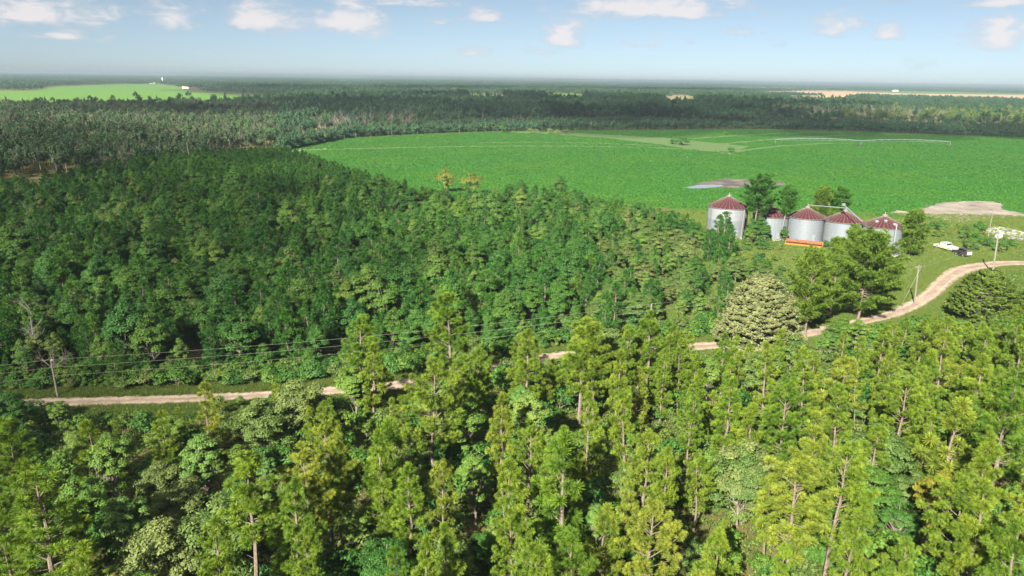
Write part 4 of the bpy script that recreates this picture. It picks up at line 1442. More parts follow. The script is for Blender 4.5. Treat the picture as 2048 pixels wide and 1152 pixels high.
for (x, y, hh, nm, name, label, cat) in [
        (1610, 671, 13.3, 'big_pine_a', 'pine_tree', 'large round-headed pine with straight bare trunk beside the sandy road', 'pine tree'),
        (1715, 642, 15, 'big_pine_b', 'pine_tree', 'largest spreading pine with a forked leaning trunk between the road and grain bins', 'pine tree'),
        (1660, 640, 10.5, 'big_pine_a', 'pine_tree', 'dense pine filling the gap between the two large roadside pines', 'pine tree'),
        (1512, 710, 12.4, 'pale', 'broadleaf_tree', 'silvery pale green tree with layered branches at the bend of the road', 'tree'),
        (1962, 640, 8.9, 'cedar', 'cedar_tree', 'wide dense dark green cedar at the inner curve of the road', 'cedar tree'),
        (2075, 650, 7.5, 'cedar', 'cedar_tree', 'dark cedar half outside the picture next to the wide cedar', 'cedar tree'),
        (1506, 482, 16.2, 'bin_pine_a', 'pine_tree', 'tall open-branched pine growing between the first two grain bins', 'pine tree'),
        (1566, 480, 14.2, 'bin_pine_b', 'pine_tree', 'high-crowned thin pine leaning between the second and third grain bins', 'pine tree'),
        (1640, 468, 12.2, 'bin_pine_c', 'pine_tree', 'dark bushy pine standing behind the third grain bin', 'pine tree'),
        (1672, 467, 12.4, 'bin_pine_b', 'pine_tree', 'narrow dark pine rising behind the fourth grain bin', 'pine tree'),
        (1818, 512, 10.6, 'bin_pine_c', 'pine_tree', 'bushy round pine touching the right side of the fifth grain bin', 'pine tree'),
        (1700, 522, 8.2, 'bin_pine_c', 'pine_tree', 'short bushy pine in front of the fourth grain bin', 'pine tree'),
        (1740, 545, 6.2, 'bin_pine_c', 'pine_tree', 'low bright pine in the grass before the fifth grain bin', 'pine tree'),
        (1513, 484, 7.2, 'mid_b', 'broadleaf_tree', 'dense dark bush-like tree at the foot of the tall pine between bins', 'tree'),
        (1528, 488, 5.6, 'mid_a', 'broadleaf_tree', 'dark rounded tree before the second grain bin beside the tall pine', 'tree'),
        (1498, 490, 5.0, 'mid_b', 'broadleaf_tree', 'low spreading dark tree at the right foot of the largest grain bin', 'tree'),
        (1760, 560, 6.5, 'big_pine_a', 'pine_tree', 'young rounded pine on the grass right of the largest roadside pine', 'pine tree'),
        (1665, 560, 8.5, 'bin_pine_c', 'pine_tree', 'full pine on the grass between the roadside pines and the header', 'pine tree'),
        (1566, 484, 4.2, 'mid_c', 'broadleaf_tree', 'small dark tree against the right side of the second grain bin', 'tree'),
        (1448, 482, 7.5, 'midpine_a', 'pine_tree', 'pointed pine in front of the grain bin with the oval badge', 'pine tree'),
        (893, 385, 8.5, 'willow_a', 'willow_tree', 'upright golden-leaved tree at the near edge of the crop field', 'tree'),
        (940, 392, 8, 'willow_b', 'willow_tree', 'broad golden-green tree at the near edge of the crop field', 'tree'),
        (1118, 402, 8.5, 'mid_b', 'broadleaf_tree', 'dark round tree rising above the wood against the crop field', 'tree')]:
    X, Y = at(x, y)
    place_tree(X, Y, hh, nm, label, None, name, cat)


def bare_tree(x, y, hh, seed, label, lean=0.0, name='dead_tree', depth=4, rad=.16, spread=.55):
    X, Y = at(x, y, hh * .95)
    t = empty(name, (X, Y, 0), label, 'dead tree')
    g = dead_form(seed, hh, depth, rad, spread)
    o = g.obj('trunk', M['dead' if hh > 10 else 'dead_far'], t)
    t.rotation_euler = (0, lean, seed)
    return t


bare_tree(30, 588, 11.5, 81, 'large silver-grey dead tree with many bare branches above the wood', .1, depth=5, rad=.2, spread=.6)
bare_tree(85, 690, 6, 82, 'tangled grey dead tree behind the utility pole', .3, depth=4, rad=.11)
bare_tree(52, 405, 10, 83, 'thin bleached dead tree beside the pale yellow trees in the wood', .1, depth=2, rad=.12)
bare_tree(690, 1072, 3.2, 84, 'short broken white snag in the undergrowth below the pines', .1, depth=2, rad=.09)
bare_tree(1724, 768, 6.5, 85, 'bare pale pole-like dead trunk among the sunlit pines', .05, depth=0, rad=.07)
bare_tree(377, 288, 11, 86, 'bleached standing dead trunk at the end of the planted pines', .1, depth=0, rad=.2)

# ------------------------------------------------------------------ grain bins


def metal_mat(name, c0, c1, sc=1.2, rough=.5, metallic=.0, streak=6):
    return noise_mat(name, c0, c1, sc, rough, 7, 0, 'Object', metallic=metallic, stretch=(streak, streak, .6), spec=.25)


M['galv'] = metal_mat('galvanised_steel', (.098, .118, .144), (.133, .156, .186), 1.0, .55, .05)
M['galv_white'] = metal_mat('white_painted_steel', (.145, .164, .188), (.178, .198, .224), 1.0, .5, .1)
M['rib'] = metal_mat('bare_rib', (.12, .108, .106), (.19, .175, .172), 2.0, .5, .2)
M['rust_roof'] = metal_mat('rusted_roof', (.026, .0055, .0085), (.05, .011, .015), 1.4, .9, 0, 3)
M['rust'] = noise_mat('rusty_steel', (.09, .035, .02), (.16, .065, .03), 3, .8)
M['orange'] = noise_mat('orange_paint', (.2, .095, .015), (.27, .13, .02), 3, .6)
M['dark'] = noise_mat('dark_paint', (.02, .02, .022), (.035, .035, .04), 4, .5)
M['concrete'] = noise_mat('concrete_pad', (.25, .24, .22), (.38, .36, .33), 1.5, .9)


def grain_bin(fx, fy, R, wall_h, label, badge=False, vents=0, top_white=0):
    fp = at(fx, fy)
    away = fp / np.linalg.norm(fp)
    c = fp + away * R
    face = math.atan2(-away[1], -away[0])
    t = empty('grain_bin', (c[0], c[1], 0), label, 'grain bin', 'grain bins in a row')
    Geo().lathe([(0, .18), (R + .25, .18), (R + .25, 0)], 40).obj('concrete_pad', M['concrete'], t)
    nr = 7
    rh = wall_h / nr
    for i in range(nr):
        z0 = .18 + i * rh
        prof = [(R - .03, z0)]
        k = 16
        for j in range(k + 1):
            prof.append((R + .035 * math.cos(j / k * 2 * math.pi * 4), z0 + .012 + (rh - .024) * j / k))
        prof.append((R - .03, z0 + rh))
        Geo().lathe(prof, 48).obj('wall_ring', M['galv_white'] if i >= nr - top_white else M['galv'], t, smooth=True)
    g = Geo()
    for k in range(24):
        a = k / 24 * 2 * math.pi
        g.box(((R + .06) * math.cos(a), (R + .06) * math.sin(a), .18 + wall_h / 2), (.05, .09, wall_h * .99), 0, a)
    # roof
    zt = .18 + wall_h
    rise = R * .53
    rf = Geo().lathe([(R + .1, zt - .14), (.35, zt + rise - .22)], 56).obj('roof', M['galv'], t)
    np_ = 28
    for k in range(np_):
        a0, a1 = k / np_ * 2 * math.pi + .012, (k + 1) / np_ * 2 * math.pi - .012
        pts = []
        for (rr_, zz, up_) in ((R + .2, zt - .02, 0), (R * .5, zt + rise * .535, 0), (.42, zt + rise * .945, 0)):
            for a, u in ((a0, .0), ((a0 + a1) / 2, .03), (a1, .0)):
                pts.append((rr_ * math.cos(a), rr_ * math.sin(a), zz + u + .03))
        Geo().add(pts, [(0, 1, 4, 3), (1, 2, 5, 4), (3, 4, 7, 6), (4, 5, 8, 7)]).obj('roof_panel', M['rust_roof'], rf)
        a = k / np_ * 2 * math.pi
        ca, sa = math.cos(a), math.sin(a)
        Geo().tube([((R + .22) * ca, (R + .22) * sa, zt + .03), (.4 * ca, .4 * sa, zt + rise * .965)], .026, 4).obj('roof_rib', M['rib'], rf)
    Geo().lathe([(R + .1, zt - .12), (R + .26, zt - .12), (R + .26, zt - .02), (R + .1, zt - .02)], 48).obj('eave_ring', M['rib'], t)
    cap = Geo().lathe([(.62, zt + rise - .18), (.62, zt + rise + .12), (.3, zt + rise + .32), (.02, zt + rise + .36)], 16).obj('peak_cap', M['rib'], t)
    Geo().tube([(0, 0, zt + rise + .3), (0, 0, zt + rise + .85)], .09, 6).obj('cap_pipe', M['galv_white'], cap)
    lf = face - .95
    lx, ly = (R + .16) * math.cos(lf), (R + .16) * math.sin(lf)
    lad = Geo()
    tx, ty = -math.sin(lf) * .2, math.cos(lf) * .2
    for s in (-1, 1):
        lad.tube([(lx + tx * s, ly + ty * s, .3), (lx + tx * s, ly + ty * s, zt + .5)], .03, 4)
    ld = lad.obj('ladder', M['rib'], t)
    for k in range(int(wall_h / .35)):
        Geo().tube([(lx - tx, ly - ty, .5 + k * .35), (lx + tx, ly + ty, .5 + k * .35)], .018, 3).obj('rung', M['rib'], ld)
    dr = Geo().box(((R + .06) * math.cos(face + .5), (R + .06) * math.sin(face + .5), 1.3), (.12, 1.0, 1.7), 0, face + .5).obj('access_door', M['galv_white'], t)
    Geo().box(((R + .14) * math.cos(face + .55), (R + .14) * math.sin(face + .55), 1.3), (.05, .08, .3), 0, face + .55).obj('handle', M['dark'], dr)
    for k in range(vents):
        a = face + (-.6, .15, .75)[k]
        rr_ = R * (.62, .5, .75)[k]
        zz = zt + rise * (1 - rr_ / R)
        Geo().lathe([(.3, 0), (.34, .3), (.46, .34), (.42, .55), (.05, .68)], 12).obj('roof_vent', M['galv_white'], t, loc=(rr_ * math.cos(a), rr_ * math.sin(a), zz - .1))
    if badge:
        fa = face - .04
        e = np.array([math.cos(fa), math.sin(fa)])
        tt = np.array([-e[1], e[0]])
        g = Geo()
        pts = []
        for k in range(33):
            a = k / 32 * 2 * math.pi
            off = math.cos(a) * 1.2
            rad = math.sqrt(max(0, (R + .08) ** 2 - off * off))
            pts.append((*(e * rad + tt * off), zt - 1.0 + .3 * math.sin(a)))
        g.tube(pts, .06, 4)
        bd_ = g.obj('badge', M['dark'], t)
        for k in range(7):
            off = -.75 + k * .25
            rad = math.sqrt((R + .07) ** 2 - off * off)
            Geo().box((*(e * rad + tt * off), zt - 1.0), (.05, .15, .22), 0, fa).obj('badge_mark', M['dark'], bd_)
    return c, face


row = 'in the row by the field'
b1 = grain_bin(1451, 476, 5.2, 7.6, 'largest grain bin with oval badge and white upper rings at end of row', True, 0, 3)
b2 = grain_bin(1537, 481, 4.6, 5.9, 'grain bin half hidden by the tall open-branched pine, second in row')
b3 = grain_bin(1607, 486, 4.55, 6.1, 'grain bin standing behind the rusty orange harvester header, middle of row')
b4 = grain_bin(1681, 498, 4.6, 6.4, 'grain bin partly covered by the short bushy pine, next to sloping auger')
b5 = grain_bin(1758, 512, 4.55, 6.6, 'grain bin with white vents on its red roof beside the truck track', False, 3)


def pipe_thing(name, a, b, rad, label, cat, head=None, mat='galv'):
    a, b = np.array(a, float), np.array(b, float)
    t = empty(name, (a[0], a[1], 0), label, cat)
    o = Geo().tube([a - [a[0], a[1], 0], b - [a[0], a[1], 0]], rad, 8).obj('tube', M[mat], t)
    if head:
        Geo().box(b - [a[0], a[1], 0], head, 0).obj('head', M[mat], t)
        Geo().lathe([(rad * 1.5, 0), (rad * 1.5, .25), (rad, .3)], 10).obj('collar', M['rib'], t, loc=tuple(a - [a[0], a[1], 0]))
    return t


def P3(x, y, z):
    q = at(x, y, z)
    return (q[0], q[1], z)


pipe_thing('grain_auger', P3(1724, 443, 8.2), P3(1687, 409, 11.2), .11, 'sloping white auger tube rising from the fifth bin roof', 'auger', (.7, .7, .6))
pipe_thing('conveyor_pipe', (*b3[0], 9.3), (*b4[0], 9.65), .1, 'grey conveyor pipe joining the peaks of the third and fourth bins', 'pipe', (.5, .5, .5))
q0 = at(1783, 516)
dp = empty('downspout', (q0[0], q0[1], 0), 'white vertical downspout pipe standing before the fifth grain bin', 'pipe')
Geo().tube([(0, 0, 0), (.05, 0, 8.2)], .16, 8).obj('tube', M['galv_white'], dp)
Geo().box((0, 0, .7), (.5, .5, .5)).obj('motor_box', M['galv_white'], dp)
q0 = at(1481, 480)
dp = empty('downspout', (q0[0], q0[1], 0), 'pale vertical pipe at the right edge of the largest grain bin', 'pipe')
Geo().tube([(0, 0, 0), (.3, 0, 8.0)], .17, 8).obj('tube', M['rib'], dp)
Geo().box((0, 0, .5), (.5, .5, .6)).obj('motor_box', M['galv_white'], dp)
q0 = at(1560, 482)
dp = empty('downspout', (q0[0], q0[1], 0), 'thin leaning pipe at the right edge of the second grain bin', 'pipe')
Geo().tube([(0, 0, 0), (.8, .4, 7.4)], .13, 8).obj('tube', M['rib'], dp)
Geo().box((0, 0, .4), (.4, .4, .5)).obj('motor_box', M['galv_white'], dp)

# rusty harvester header in front of the middle bin
ha, hb = at(1571, 489), at(1644, 497)
hd = hb - ha
hl = np.linalg.norm(hd)
t = empty('harvester_header', (ha[0], ha[1], 0), 'long rusty orange harvester header lying before the middle grain bin', 'farm implement', None, math.atan2(hd[1], hd[0]))
Geo().add([(0, 0, .25), (hl, 0, .25), (hl, 1.3, .5), (0, 1.3, .5), (0, 1.5, 1.35), (hl, 1.5, 1.35), (0, .0, .15), (hl, 0, .15), (0, 1.6, 1.35), (hl, 1.6, 1.35), (0, 1.6, .15), (hl, 1.6, .15)],
          [(0, 1, 2, 3), (3, 2, 5, 4), (4, 5, 9, 8), (8, 9, 11, 10), (10, 11, 7, 6), (6, 7, 1, 0)]).obj('trough', M['rust'], t)
Geo().box((hl / 2, -.12, .3), (hl, .2, .35)).obj('cutter_bar', M['orange'], t)
for s in (-.06, hl + .06):
    Geo().add([(s - .05, -.5, .1), (s - .05, 1.7, .1), (s - .05, 1.7, 1.45), (s - .05, .5, 1.2), (s + .05, -.5, .1), (s + .05, 1.7, .1), (s + .05, 1.7, 1.45), (s + .05, .5, 1.2)],
              [(0, 1, 2, 3), (7, 6, 5, 4), (0, 4, 5, 1), (1, 5, 6, 2), (2, 6, 7, 3), (3, 7, 4, 0)]).obj('end_plate', M['orange'], t)
g = Geo().tube([(0, .7, .85), (hl, .7, .85)], .22, 8)
rl = g.obj('auger_drum', M['rust'], t)
for k in range(14):
    a = k * 2.1
    Geo().box((hl * (k + .5) / 14, .7 + .3 * math.cos(a), .85 + .3 * math.sin(a)), (.06, .3, .3), 0, .4).obj('flight', M['rust'], rl)

# ------------------------------------------------------------------ poles and wires
M['pole'] = noise_mat('weathered_pole', (.09, .085, .075), (.17, .16, .145), 3, .9, stretch=(4, 4, .4))
M['wire'] = noise_mat('wire', (.16, .16, .155), (.2, .2, .19), 1, .6)


def pole(P, h, label, arm=None, lamp=False, lean=0.0, guy=None, rz=0.0, rad=.15):
    t = empty('utility_pole', (P[0], P[1], 0), label, 'utility pole', 'poles of the power line', rz)
    t.rotation_euler = (0, lean, rz)
    Geo().tube([(0, 0, -.3), (0, 0, h * .5), (0, 0, h)], [rad, rad * .88, rad * .72], 10).obj('post', M['pole'], t)
    if arm:
        ar = Geo().box((0, 0, h - .3), (arm, .1, .12)).obj('crossarm', M['pole'], t)
        for s in (-.45, .45):
            Geo().lathe([(.04, 0), (.07, .05), (.05, .1), (.07, .15), (.02, .2)], 8).obj('insulator', M['galv_white'], ar, loc=(s * arm, 0, h - .24))
    for k, z in enumerate((h - .05, h - 1.1, h - 2.3)):
        if z > 1:
            Geo().lathe([(.03, 0), (.06, .04), (.04, .08), (.06, .12), (.02, .16)], 8).obj('insulator', M['galv_white'], t, loc=(rad + .03, 0, z))
    if lamp:
        Geo().tube([(0, 0, h), (.3, -.2, h + .12)], .04, 5).obj('lamp_arm', M['rib'], t)
        Geo().lathe([(.03, .12), (.2, .06), (.24, -.08), (.03, -.16)], 10).obj('lamp_head', M['galv_white'], t, loc=(.36, -.24, h + .1))
    return t


PA, PB, PC, PD = at(116, 795), at(1829, 608), at(1985, 548), at(1975, 480)
PM = at(1300, 692) + np.array([0, 1.0])
PL = PA + (PA - PM) / np.linalg.norm(PA - PM) * 60
pole(PA, 5.15, 'grey utility pole with lamp at its top beside the dirt road verge', None, True, -.02)
pole(PM, 6.6, 'utility pole hidden among the roadside trees near the bend', None)
pole(PB, 7.5, 'pale utility pole with short crossarm at the sandy bend of the road', 1.1, False, -.06)
pole(PC, 9.4, 'thick pale utility pole rising behind the wide cedar', None, False, -.05, rad=.2)
pole(PD, 8.2, 'thin grey utility pole by the scrap heap and weedy bank', None, False, 0, rad=.11)


def wire(a, b, sag, label, n=18, rad=.011):
    a, b = np.array(a), np.array(b)
    s = np.linspace(0, 1, n)[:, None]
    p = a + (b - a) * s - np.array([0, 0, 1.0]) * (4 * sag * s * (1 - s))
    o = Geo().tube(p - a, rad, 4).obj('power_line_wire', M['wire'], loc=a)
    tag(o, label, 'wire', 'wires of the power line')


for k, (dz, nm) in enumerate(((0, 'uppermost'), (1.05, 'middle'), (2.2, 'lowest'))):
    za, zm, zb = 5.2 - dz, 6.6 - dz, 7.2 - dz
    wire((*PA, za), (*PM, zm), .9, f'{nm} wire strung over the grass verge from the lamp pole to the hidden pole')
    wire((*PA, za), (*PL, za), .8, f'{nm} wire leading from the lamp pole into the shaded wood')
    if k < 2:
        wire((*PM, zm), (*PB, zb), .6, f'{nm} wire from the hidden pole to the pole at the sandy bend', rad=.01)
wire((*PB, 7.1), (*PC, 8.8), .6, 'wire from the pole at the sandy bend to the thick pole behind the cedar', rad=.014)
wire((*PB, 7.0), (PB[0] - 3.6, PB[1] - 2.0, .1), 0, 'guy wire running from the pole at the sandy bend to the grass', rad=.02)

# ------------------------------------------------------------------ vehicles
M['white_paint'] = noise_mat('white_car_paint', (.27, .28, .29), (.3, .31, .32), 1, .3, spec=.6)
M['black_paint'] = noise_mat('black_car_paint', (.012, .012, .014), (.02, .02, .022), 2, .3, spec=.6)
M['glass'] = noise_mat('dark_glass', (.02, .025, .03), (.03, .035, .04), 1, .08, spec=.8)
M['tyre'] = noise_mat('tyre_rubber', (.015, .015, .015), (.03, .03, .03), 6, .9)
M['green_decal'] = noise_mat('green_decal', (.35, .55, .03), (.42, .62, .05), 3, .4)
M['red_lamp'] = noise_mat('red_lamp', (.4, .02, .02), (.5, .03, .03), 3, .3)


def prism(prof, y0, y1, inset=0.0):
    """side outline (x, z) given a width; inset narrows the upper points"""
    n = len(prof)
    zmax, zmin = max(z for _, z in prof), min(z for _, z in prof)
    v = []
    for s, y in ((1, y0), (-1, y1)):
        for x, z in prof:
            v.append((x, y + s * inset * (z - zmin) / max(.01, zmax - zmin), z))
    g = Geo()
    g.add(v, [tuple(range(n))])
    g.f.append((np.array([[n + i for i in range(n)][::-1]]), 0, np.array([.5])))
    g.f.append((np.array([(i, n + i, n + (i + 1) % n, (i + 1) % n) for i in range(n)]), 0, np.full(n, .5)))
    return g


def wheel(t, x, y, r_, w_):
    def lat(prof, sides):
        g = Geo().lathe(prof, sides)
        g.v = [np.column_stack([v[:, 0], v[:, 2], v[:, 1]]) for v in g.v]
        return g
    o = lat([(r_ * .55, -w_ / 2), (r_ * .92, -w_ / 2), (r_, -w_ * .3), (r_, w_ * .3), (r_ * .92, w_ / 2), (r_ * .55, w_ / 2), (r_ * .55, -w_ / 2)], 20).obj('wheel', M['tyre'], t, loc=(x, y, r_))
    lat([(.02, -w_ * .4), (r_ * .56, -w_ * .42), (r_ * .56, w_ * .42), (.02, w_ * .4)], 14).obj('rim', M['galv'], o)


ta, tb = at(1911, 505), at(1871, 494)
td = tb - ta
t = empty('pickup_truck', ((ta + tb)[0] / 2, (ta + tb)[1] / 2, .05), 'white pickup truck with green side graphics parked on the grass by the shrubs', 'pickup truck', None, math.atan2(td[1], td[0]))
Lh = 3.0
Geo_body = prism([(-Lh, .55), (-Lh, 1.05), (-1.0, 1.1), (1.35, 1.12), (2.75, 1.0), (Lh, .85), (Lh, .45), (2.6, .42), (-2.7, .45)], -.98, .98, .04).obj('body', M['white_paint'], t)
cab = prism([(-.95, 1.1), (-.8, 1.86), (.75, 1.88), (1.5, 1.12)], -.93, .93, .12).obj('cab', M['white_paint'], t)
for s in (-1, 1):
    for (x0, x1) in ((-.75, -.02), (.08, .95)):
        Geo().add([(x0, s * .905, 1.2), (x1, s * .905, 1.2), (x1 - (.42 if x1 > .5 else 0), s * .835, 1.74), (x0 + (.12 if x0 < 0 else 0), s * .835, 1.74)],
                  [(0, 1, 2, 3)] if s < 0 else [(3, 2, 1, 0)]).obj('side_window', M['glass'], t)
    Geo().box((1.05, s * 1.08, 1.25), (.12, .2, .2)).obj('mirror', M['black_paint'], t)
    Geo().box((2.92, s * .72, .83), (.12, .36, .2)).obj('headlight', M['galv_white'], t)
    Geo().box((-2.99, s * .85, .85), (.08, .18, .35)).obj('tail_light', M['red_lamp'], t)
    Geo().add([(-2.2, s * .995, .6), (-.4, s * .995, .56), (1.6, s * .995, .75), (-.2, s * .995, .86), (-1.0, s * .995, .72)], [(0, 1, 2, 3, 4)]).obj('green_graphic', M['green_decal'], t)
    Geo().box((-1.85, s * .9, 1.15), (2.1, .1, .16)).obj('bed_rail', M['white_paint'], t)
    for x in (-1.75, 1.85):
        wheel(t, x, s * .84, .42, .27)
Geo().add([(1.45, -.85, 1.18), (1.45, .85, 1.18), (.82, .76, 1.8), (.82, -.76, 1.8)], [(0, 1, 2, 3)]).obj('windscreen', M['glass'], t)
Geo().add([(-.93, -.8, 1.25), (-.93, .8, 1.25), (-.83, .74, 1.75), (-.83, -.74, 1.75)], [(3, 2, 1, 0)]).obj('rear_window', M['glass'], t)
Geo().box((-1.95, 0, 1.0), (1.85, 1.6, .14)).obj('bed_floor', M['galv'], t)
Geo().box((-2.98, 0, .95), (.1, 1.8, .5)).obj('tailgate', M['white_paint'], t)
for x in (-3.08, 3.05):
    Geo().box((x, 0, .55), (.16, 1.9, .22)).obj('bumper', M['dark'], t)

ua = at(1925, 512.5)
t = empty('utility_vehicle', (ua[0], ua[1], .05), 'black off-road utility vehicle with white rear panel parked behind the pickup', 'utility vehicle', None, math.radians(100))
prism([(-1.7, .5), (-1.75, 1.05), (-.6, 1.1), (.9, 1.1), (1.7, .95), (1.8, .55), (1.5, .4), (-1.5, .4)], -.86, .86, .03).obj('body', M['black_paint'], t)
for s in (-1, 1):
    Geo().tube([(-1.0, s * .76, 1.05), (-.9, s * .7, 1.82), (.45, s * .7, 1.85), (1.1, s * .76, 1.08)], .05, 6).obj('roll_bar', M['black_paint'], t)
    Geo().box((1.74, s * .6, .85), (.1, .26, .18)).obj('headlight', M['galv_white'], t)
    Geo().box((-1.78, s * .76, .7), (.08, .16, .2)).obj('tail_light', M['red_lamp'], t)
    Geo().box((.1, s * .45, 1.15), (.55, .5, .6)).obj('seat', M['dark'], t)
    for x in (-1.1, 1.15):
        wheel(t, x, s * .84, .42, .28)
Geo().box((-.22, 0, 1.88), (1.5, 1.5, .07)).obj('roof', M['black_paint'], t)
Geo().box((-1.86, -.12, 1.05), (.07, 1.3, .78)).obj('rear_panel', M['white_paint'], t)
Geo().add([(1.0, -.72, 1.12), (1.0, .72, 1.12), (.5, .66, 1.8), (.5, -.66, 1.8)], [(0, 1, 2, 3)]).obj('windscreen', M['glass'], t)

# ------------------------------------------------------------------ scrap heap beside the weedy bank
sheet('gravel_patch', ats([(1965, 462), (1990, 453), (2020, 457), (2060, 468), (2090, 486), (2040, 482), (2005, 468), (1985, 470)]), .04, sand_mat('pale_gravel', (.25, .24, .22), (.42, .41, .39), (.55, .54, .52), .8), .3, 1, 15)
M['tarp'] = noise_mat('teal_tarp', (.04, .2, .2), (.06, .26, .26), 2, .6)
sm = ['galv_white', 'galv', 'white_paint', 'rib', 'tarp', 'dead']
lab = ['white', 'grey metal', 'bright white', 'pale', 'teal', 'weathered wood']
rr = np.random.default_rng(77)
SCR = [(1985, 460, 2.4, 1.2, .5, 0), (1996, 478, 1.9, 1.3, 1.5, 2), (2003, 484, 1.3, .9, .5, 4), (2016, 489, 2.4, .9, .35, 3), (2010, 463, 3.0, .7, .35, 1), (2026, 466, 3.2, .6, .3, 5),
       (2035, 474, 2.6, 1.0, .5, 0), (2042, 481, 2.2, .8, .6, 1), (2022, 478, 1.8, 1.1, .4, 5), (1992, 468, 1.6, .8, .4, 3)]
desc = ['with one end raised at the head of the scrap heap', 'standing upright box-like beside the thick pole', 'crumpled at the foot of the upright white sheet', 'lying flat at the edge of the weeds',
        'long and narrow on the pale gravel', 'long beam lying across the gravel', 'wide and bent beyond the long beam', 'leaning at the edge by the far weeds', 'short and broken between the larger sheets', 'small and tilted near the thin pole']
for (x, y, a, b, c, k), ds in zip(SCR, desc):
    q0 = at(x, y)
    t = empty('scrap_sheet', (q0[0], q0[1], 0), f'{lab[k]} scrap piece {ds}', 'scrap', 'scrap pieces on the gravel heap', rr.uniform(-.6, .6))
    n = 6
    g = Geo()
    V = []
    for i in range(n + 1):
        for yy in (-b / 2, b / 2):
            V.append((a * (i / n - .5), yy + rr.normal(0, .05), c * (.5 + .5 * math.sin(i * 1.7 + x)) * .8 + .08))
    V = np.array(V)
    V2_ = V - np.array([0, 0, .07])
    f = [(2 * i, 2 * i + 2, 2 * i + 3, 2 * i + 1) for i in range(n)]
    m2 = len(V)
    f += [(m2 + 2 * i + 1, m2 + 2 * i + 3, m2 + 2 * i + 2, m2 + 2 * i) for i in range(n)] + [(2 * i + j, m2 + 2 * i + j, m2 + 2 * i + 2 + j, 2 * i + 2 + j) for i in range(n) for j in (0, 1)]
    g.add(np.vstack([V, V2_]), f).obj('panel', M[sm[k]], t)
    Geo().box((0, 0, c * .35), (a * .8, .1, c * .7 + .05)).obj('frame', M['galv' if k != 1 else 'rib'], t)

# ------------------------------------------------------------------ irrigation machine in the field
A_, B_, C3 = at(1549, 290), at(1720, 292), at(1898, 294)
t = empty('irrigation_machine', (B_[0], B_[1], 0), 'long two-span galvanised irrigation machine standing across the green crop', 'irrigation machine')


def loc3(p, z):
    return np.array([p[0] - B_[0], p[1] - B_[1], z])


for (p, q_) in ((A_, B_), (B_, C3)):
    s = np.linspace(0, 1, 13)
    pp = np.array([loc3(p + (q_ - p) * k, 3.6 + 1.0 * math.sin(k * math.pi)) for k in s])
    sp = Geo().tube(pp, .17, 6).obj('span_pipe', M['galv'], t)
    low = np.array([loc3(p + (q_ - p) * k, 3.5 + 1.0 * math.sin(k * math.pi) - 1.1 * math.sin(k * math.pi) ** .6) for k in s])
    Geo().tube(low, .06, 4).obj('truss_rod', M['galv'], sp)
    for k in range(1, 12):
        Geo().tube([pp[k], (low[k] + low[k - 1]) / 2 if k > 1 else low[k]], .05, 3).obj('truss_brace', M['galv'], sp)
        Geo().tube([pp[k], pp[k] - [0, 0, 2.4]], .035, 3).obj('sprinkler_drop', M['galv'], sp)
for p in (A_, B_, C3):
    v = (C3 - A_) / np.linalg.norm(C3 - A_)
    w = np.array([-v[1], v[0]])
    g = Geo()
    for s in (-1, 1):
        g.tube([loc3(p, 3.7), loc3(p + w * 2.0 * s, .9)], .09, 5)
    g.tube([loc3(p + w * 2.2, .8), loc3(p - w * 2.2, .8)], .1, 5)
    tw = g.obj('tower', M['galv'], t)
    for s in (-1, 1):
        ww = Geo().lathe([(.3, -.15), (.6, -.15), (.6, .15), (.3, .15), (.3, -.15)], 14)
        ang_ = math.atan2(v[1], v[0])
        ww.v = [np.column_stack([u[:, 0], u[:, 2], u[:, 1]]) for u in ww.v]
        o = ww.obj('wheel', M['tyre'], tw, loc=tuple(loc3(p + w * 2.0 * s, .62)))
        o.rotation_euler = (0, 0, ang_)

# bushes in the weed strip
tg, cg = shrub_form(88, 3, 3.2, 14, 60, .4)
form('field_bush', 'shrub', tg, cg, 'bark_grey', 'olive', 3, 'round bush on the weed strip inside the crop field')
tg, cg = shrub_form(89, 3, 3.2, 14, 60, .4)
form('field_bush_green', 'shrub', tg, cg, 'bark_grey', 'broad', 3, 'dark bush')
for (x, y, hh) in ((1062, 267, 3.2), (1075, 267.5, 2.8), (1100, 268, 3.4), (1115, 268.5, 3), (1132, 268, 3)):
    place_tree(*at(x, y), hh, 'field_bush', 'pale round bush in the row on the weed strip inside the crop field', 'row of pale bushes in the field', 'shrub', 'shrub')
for (x, y, hh, lb) in ((1005, 264, 4.2, 'bright green mounded bush at the far corner of the weed strip'), (1362, 290, 4.2, 'largest dark bush at the wide end of the weed strip'),
                       (1345, 288, 2.6, 'low dark bush beside the largest bush of the weed strip'), (1450, 270, 2.4, 'single dark bush in the far part of the crop field'), (1460, 304, 2.4, 'dark bush by the bare patch at the end of the weed strip')):
    place_tree(*at(x, y), hh, 'field_bush_green', lb, None, 'shrub', 'shrub')

# ------------------------------------------------------------------ far church and houses beyond the left field
M['house_white'] = noise_mat('white_siding', (.65, .65, .63), (.75, .74, .72), 2, .7)
M['house_red'] = noise_mat('red_brick', (.3, .1, .07), (.38, .14, .1), 2, .8)
M['house_tan'] = noise_mat('tan_roof', (.3, .22, .17), (.4, .3, .24), 2, .8)


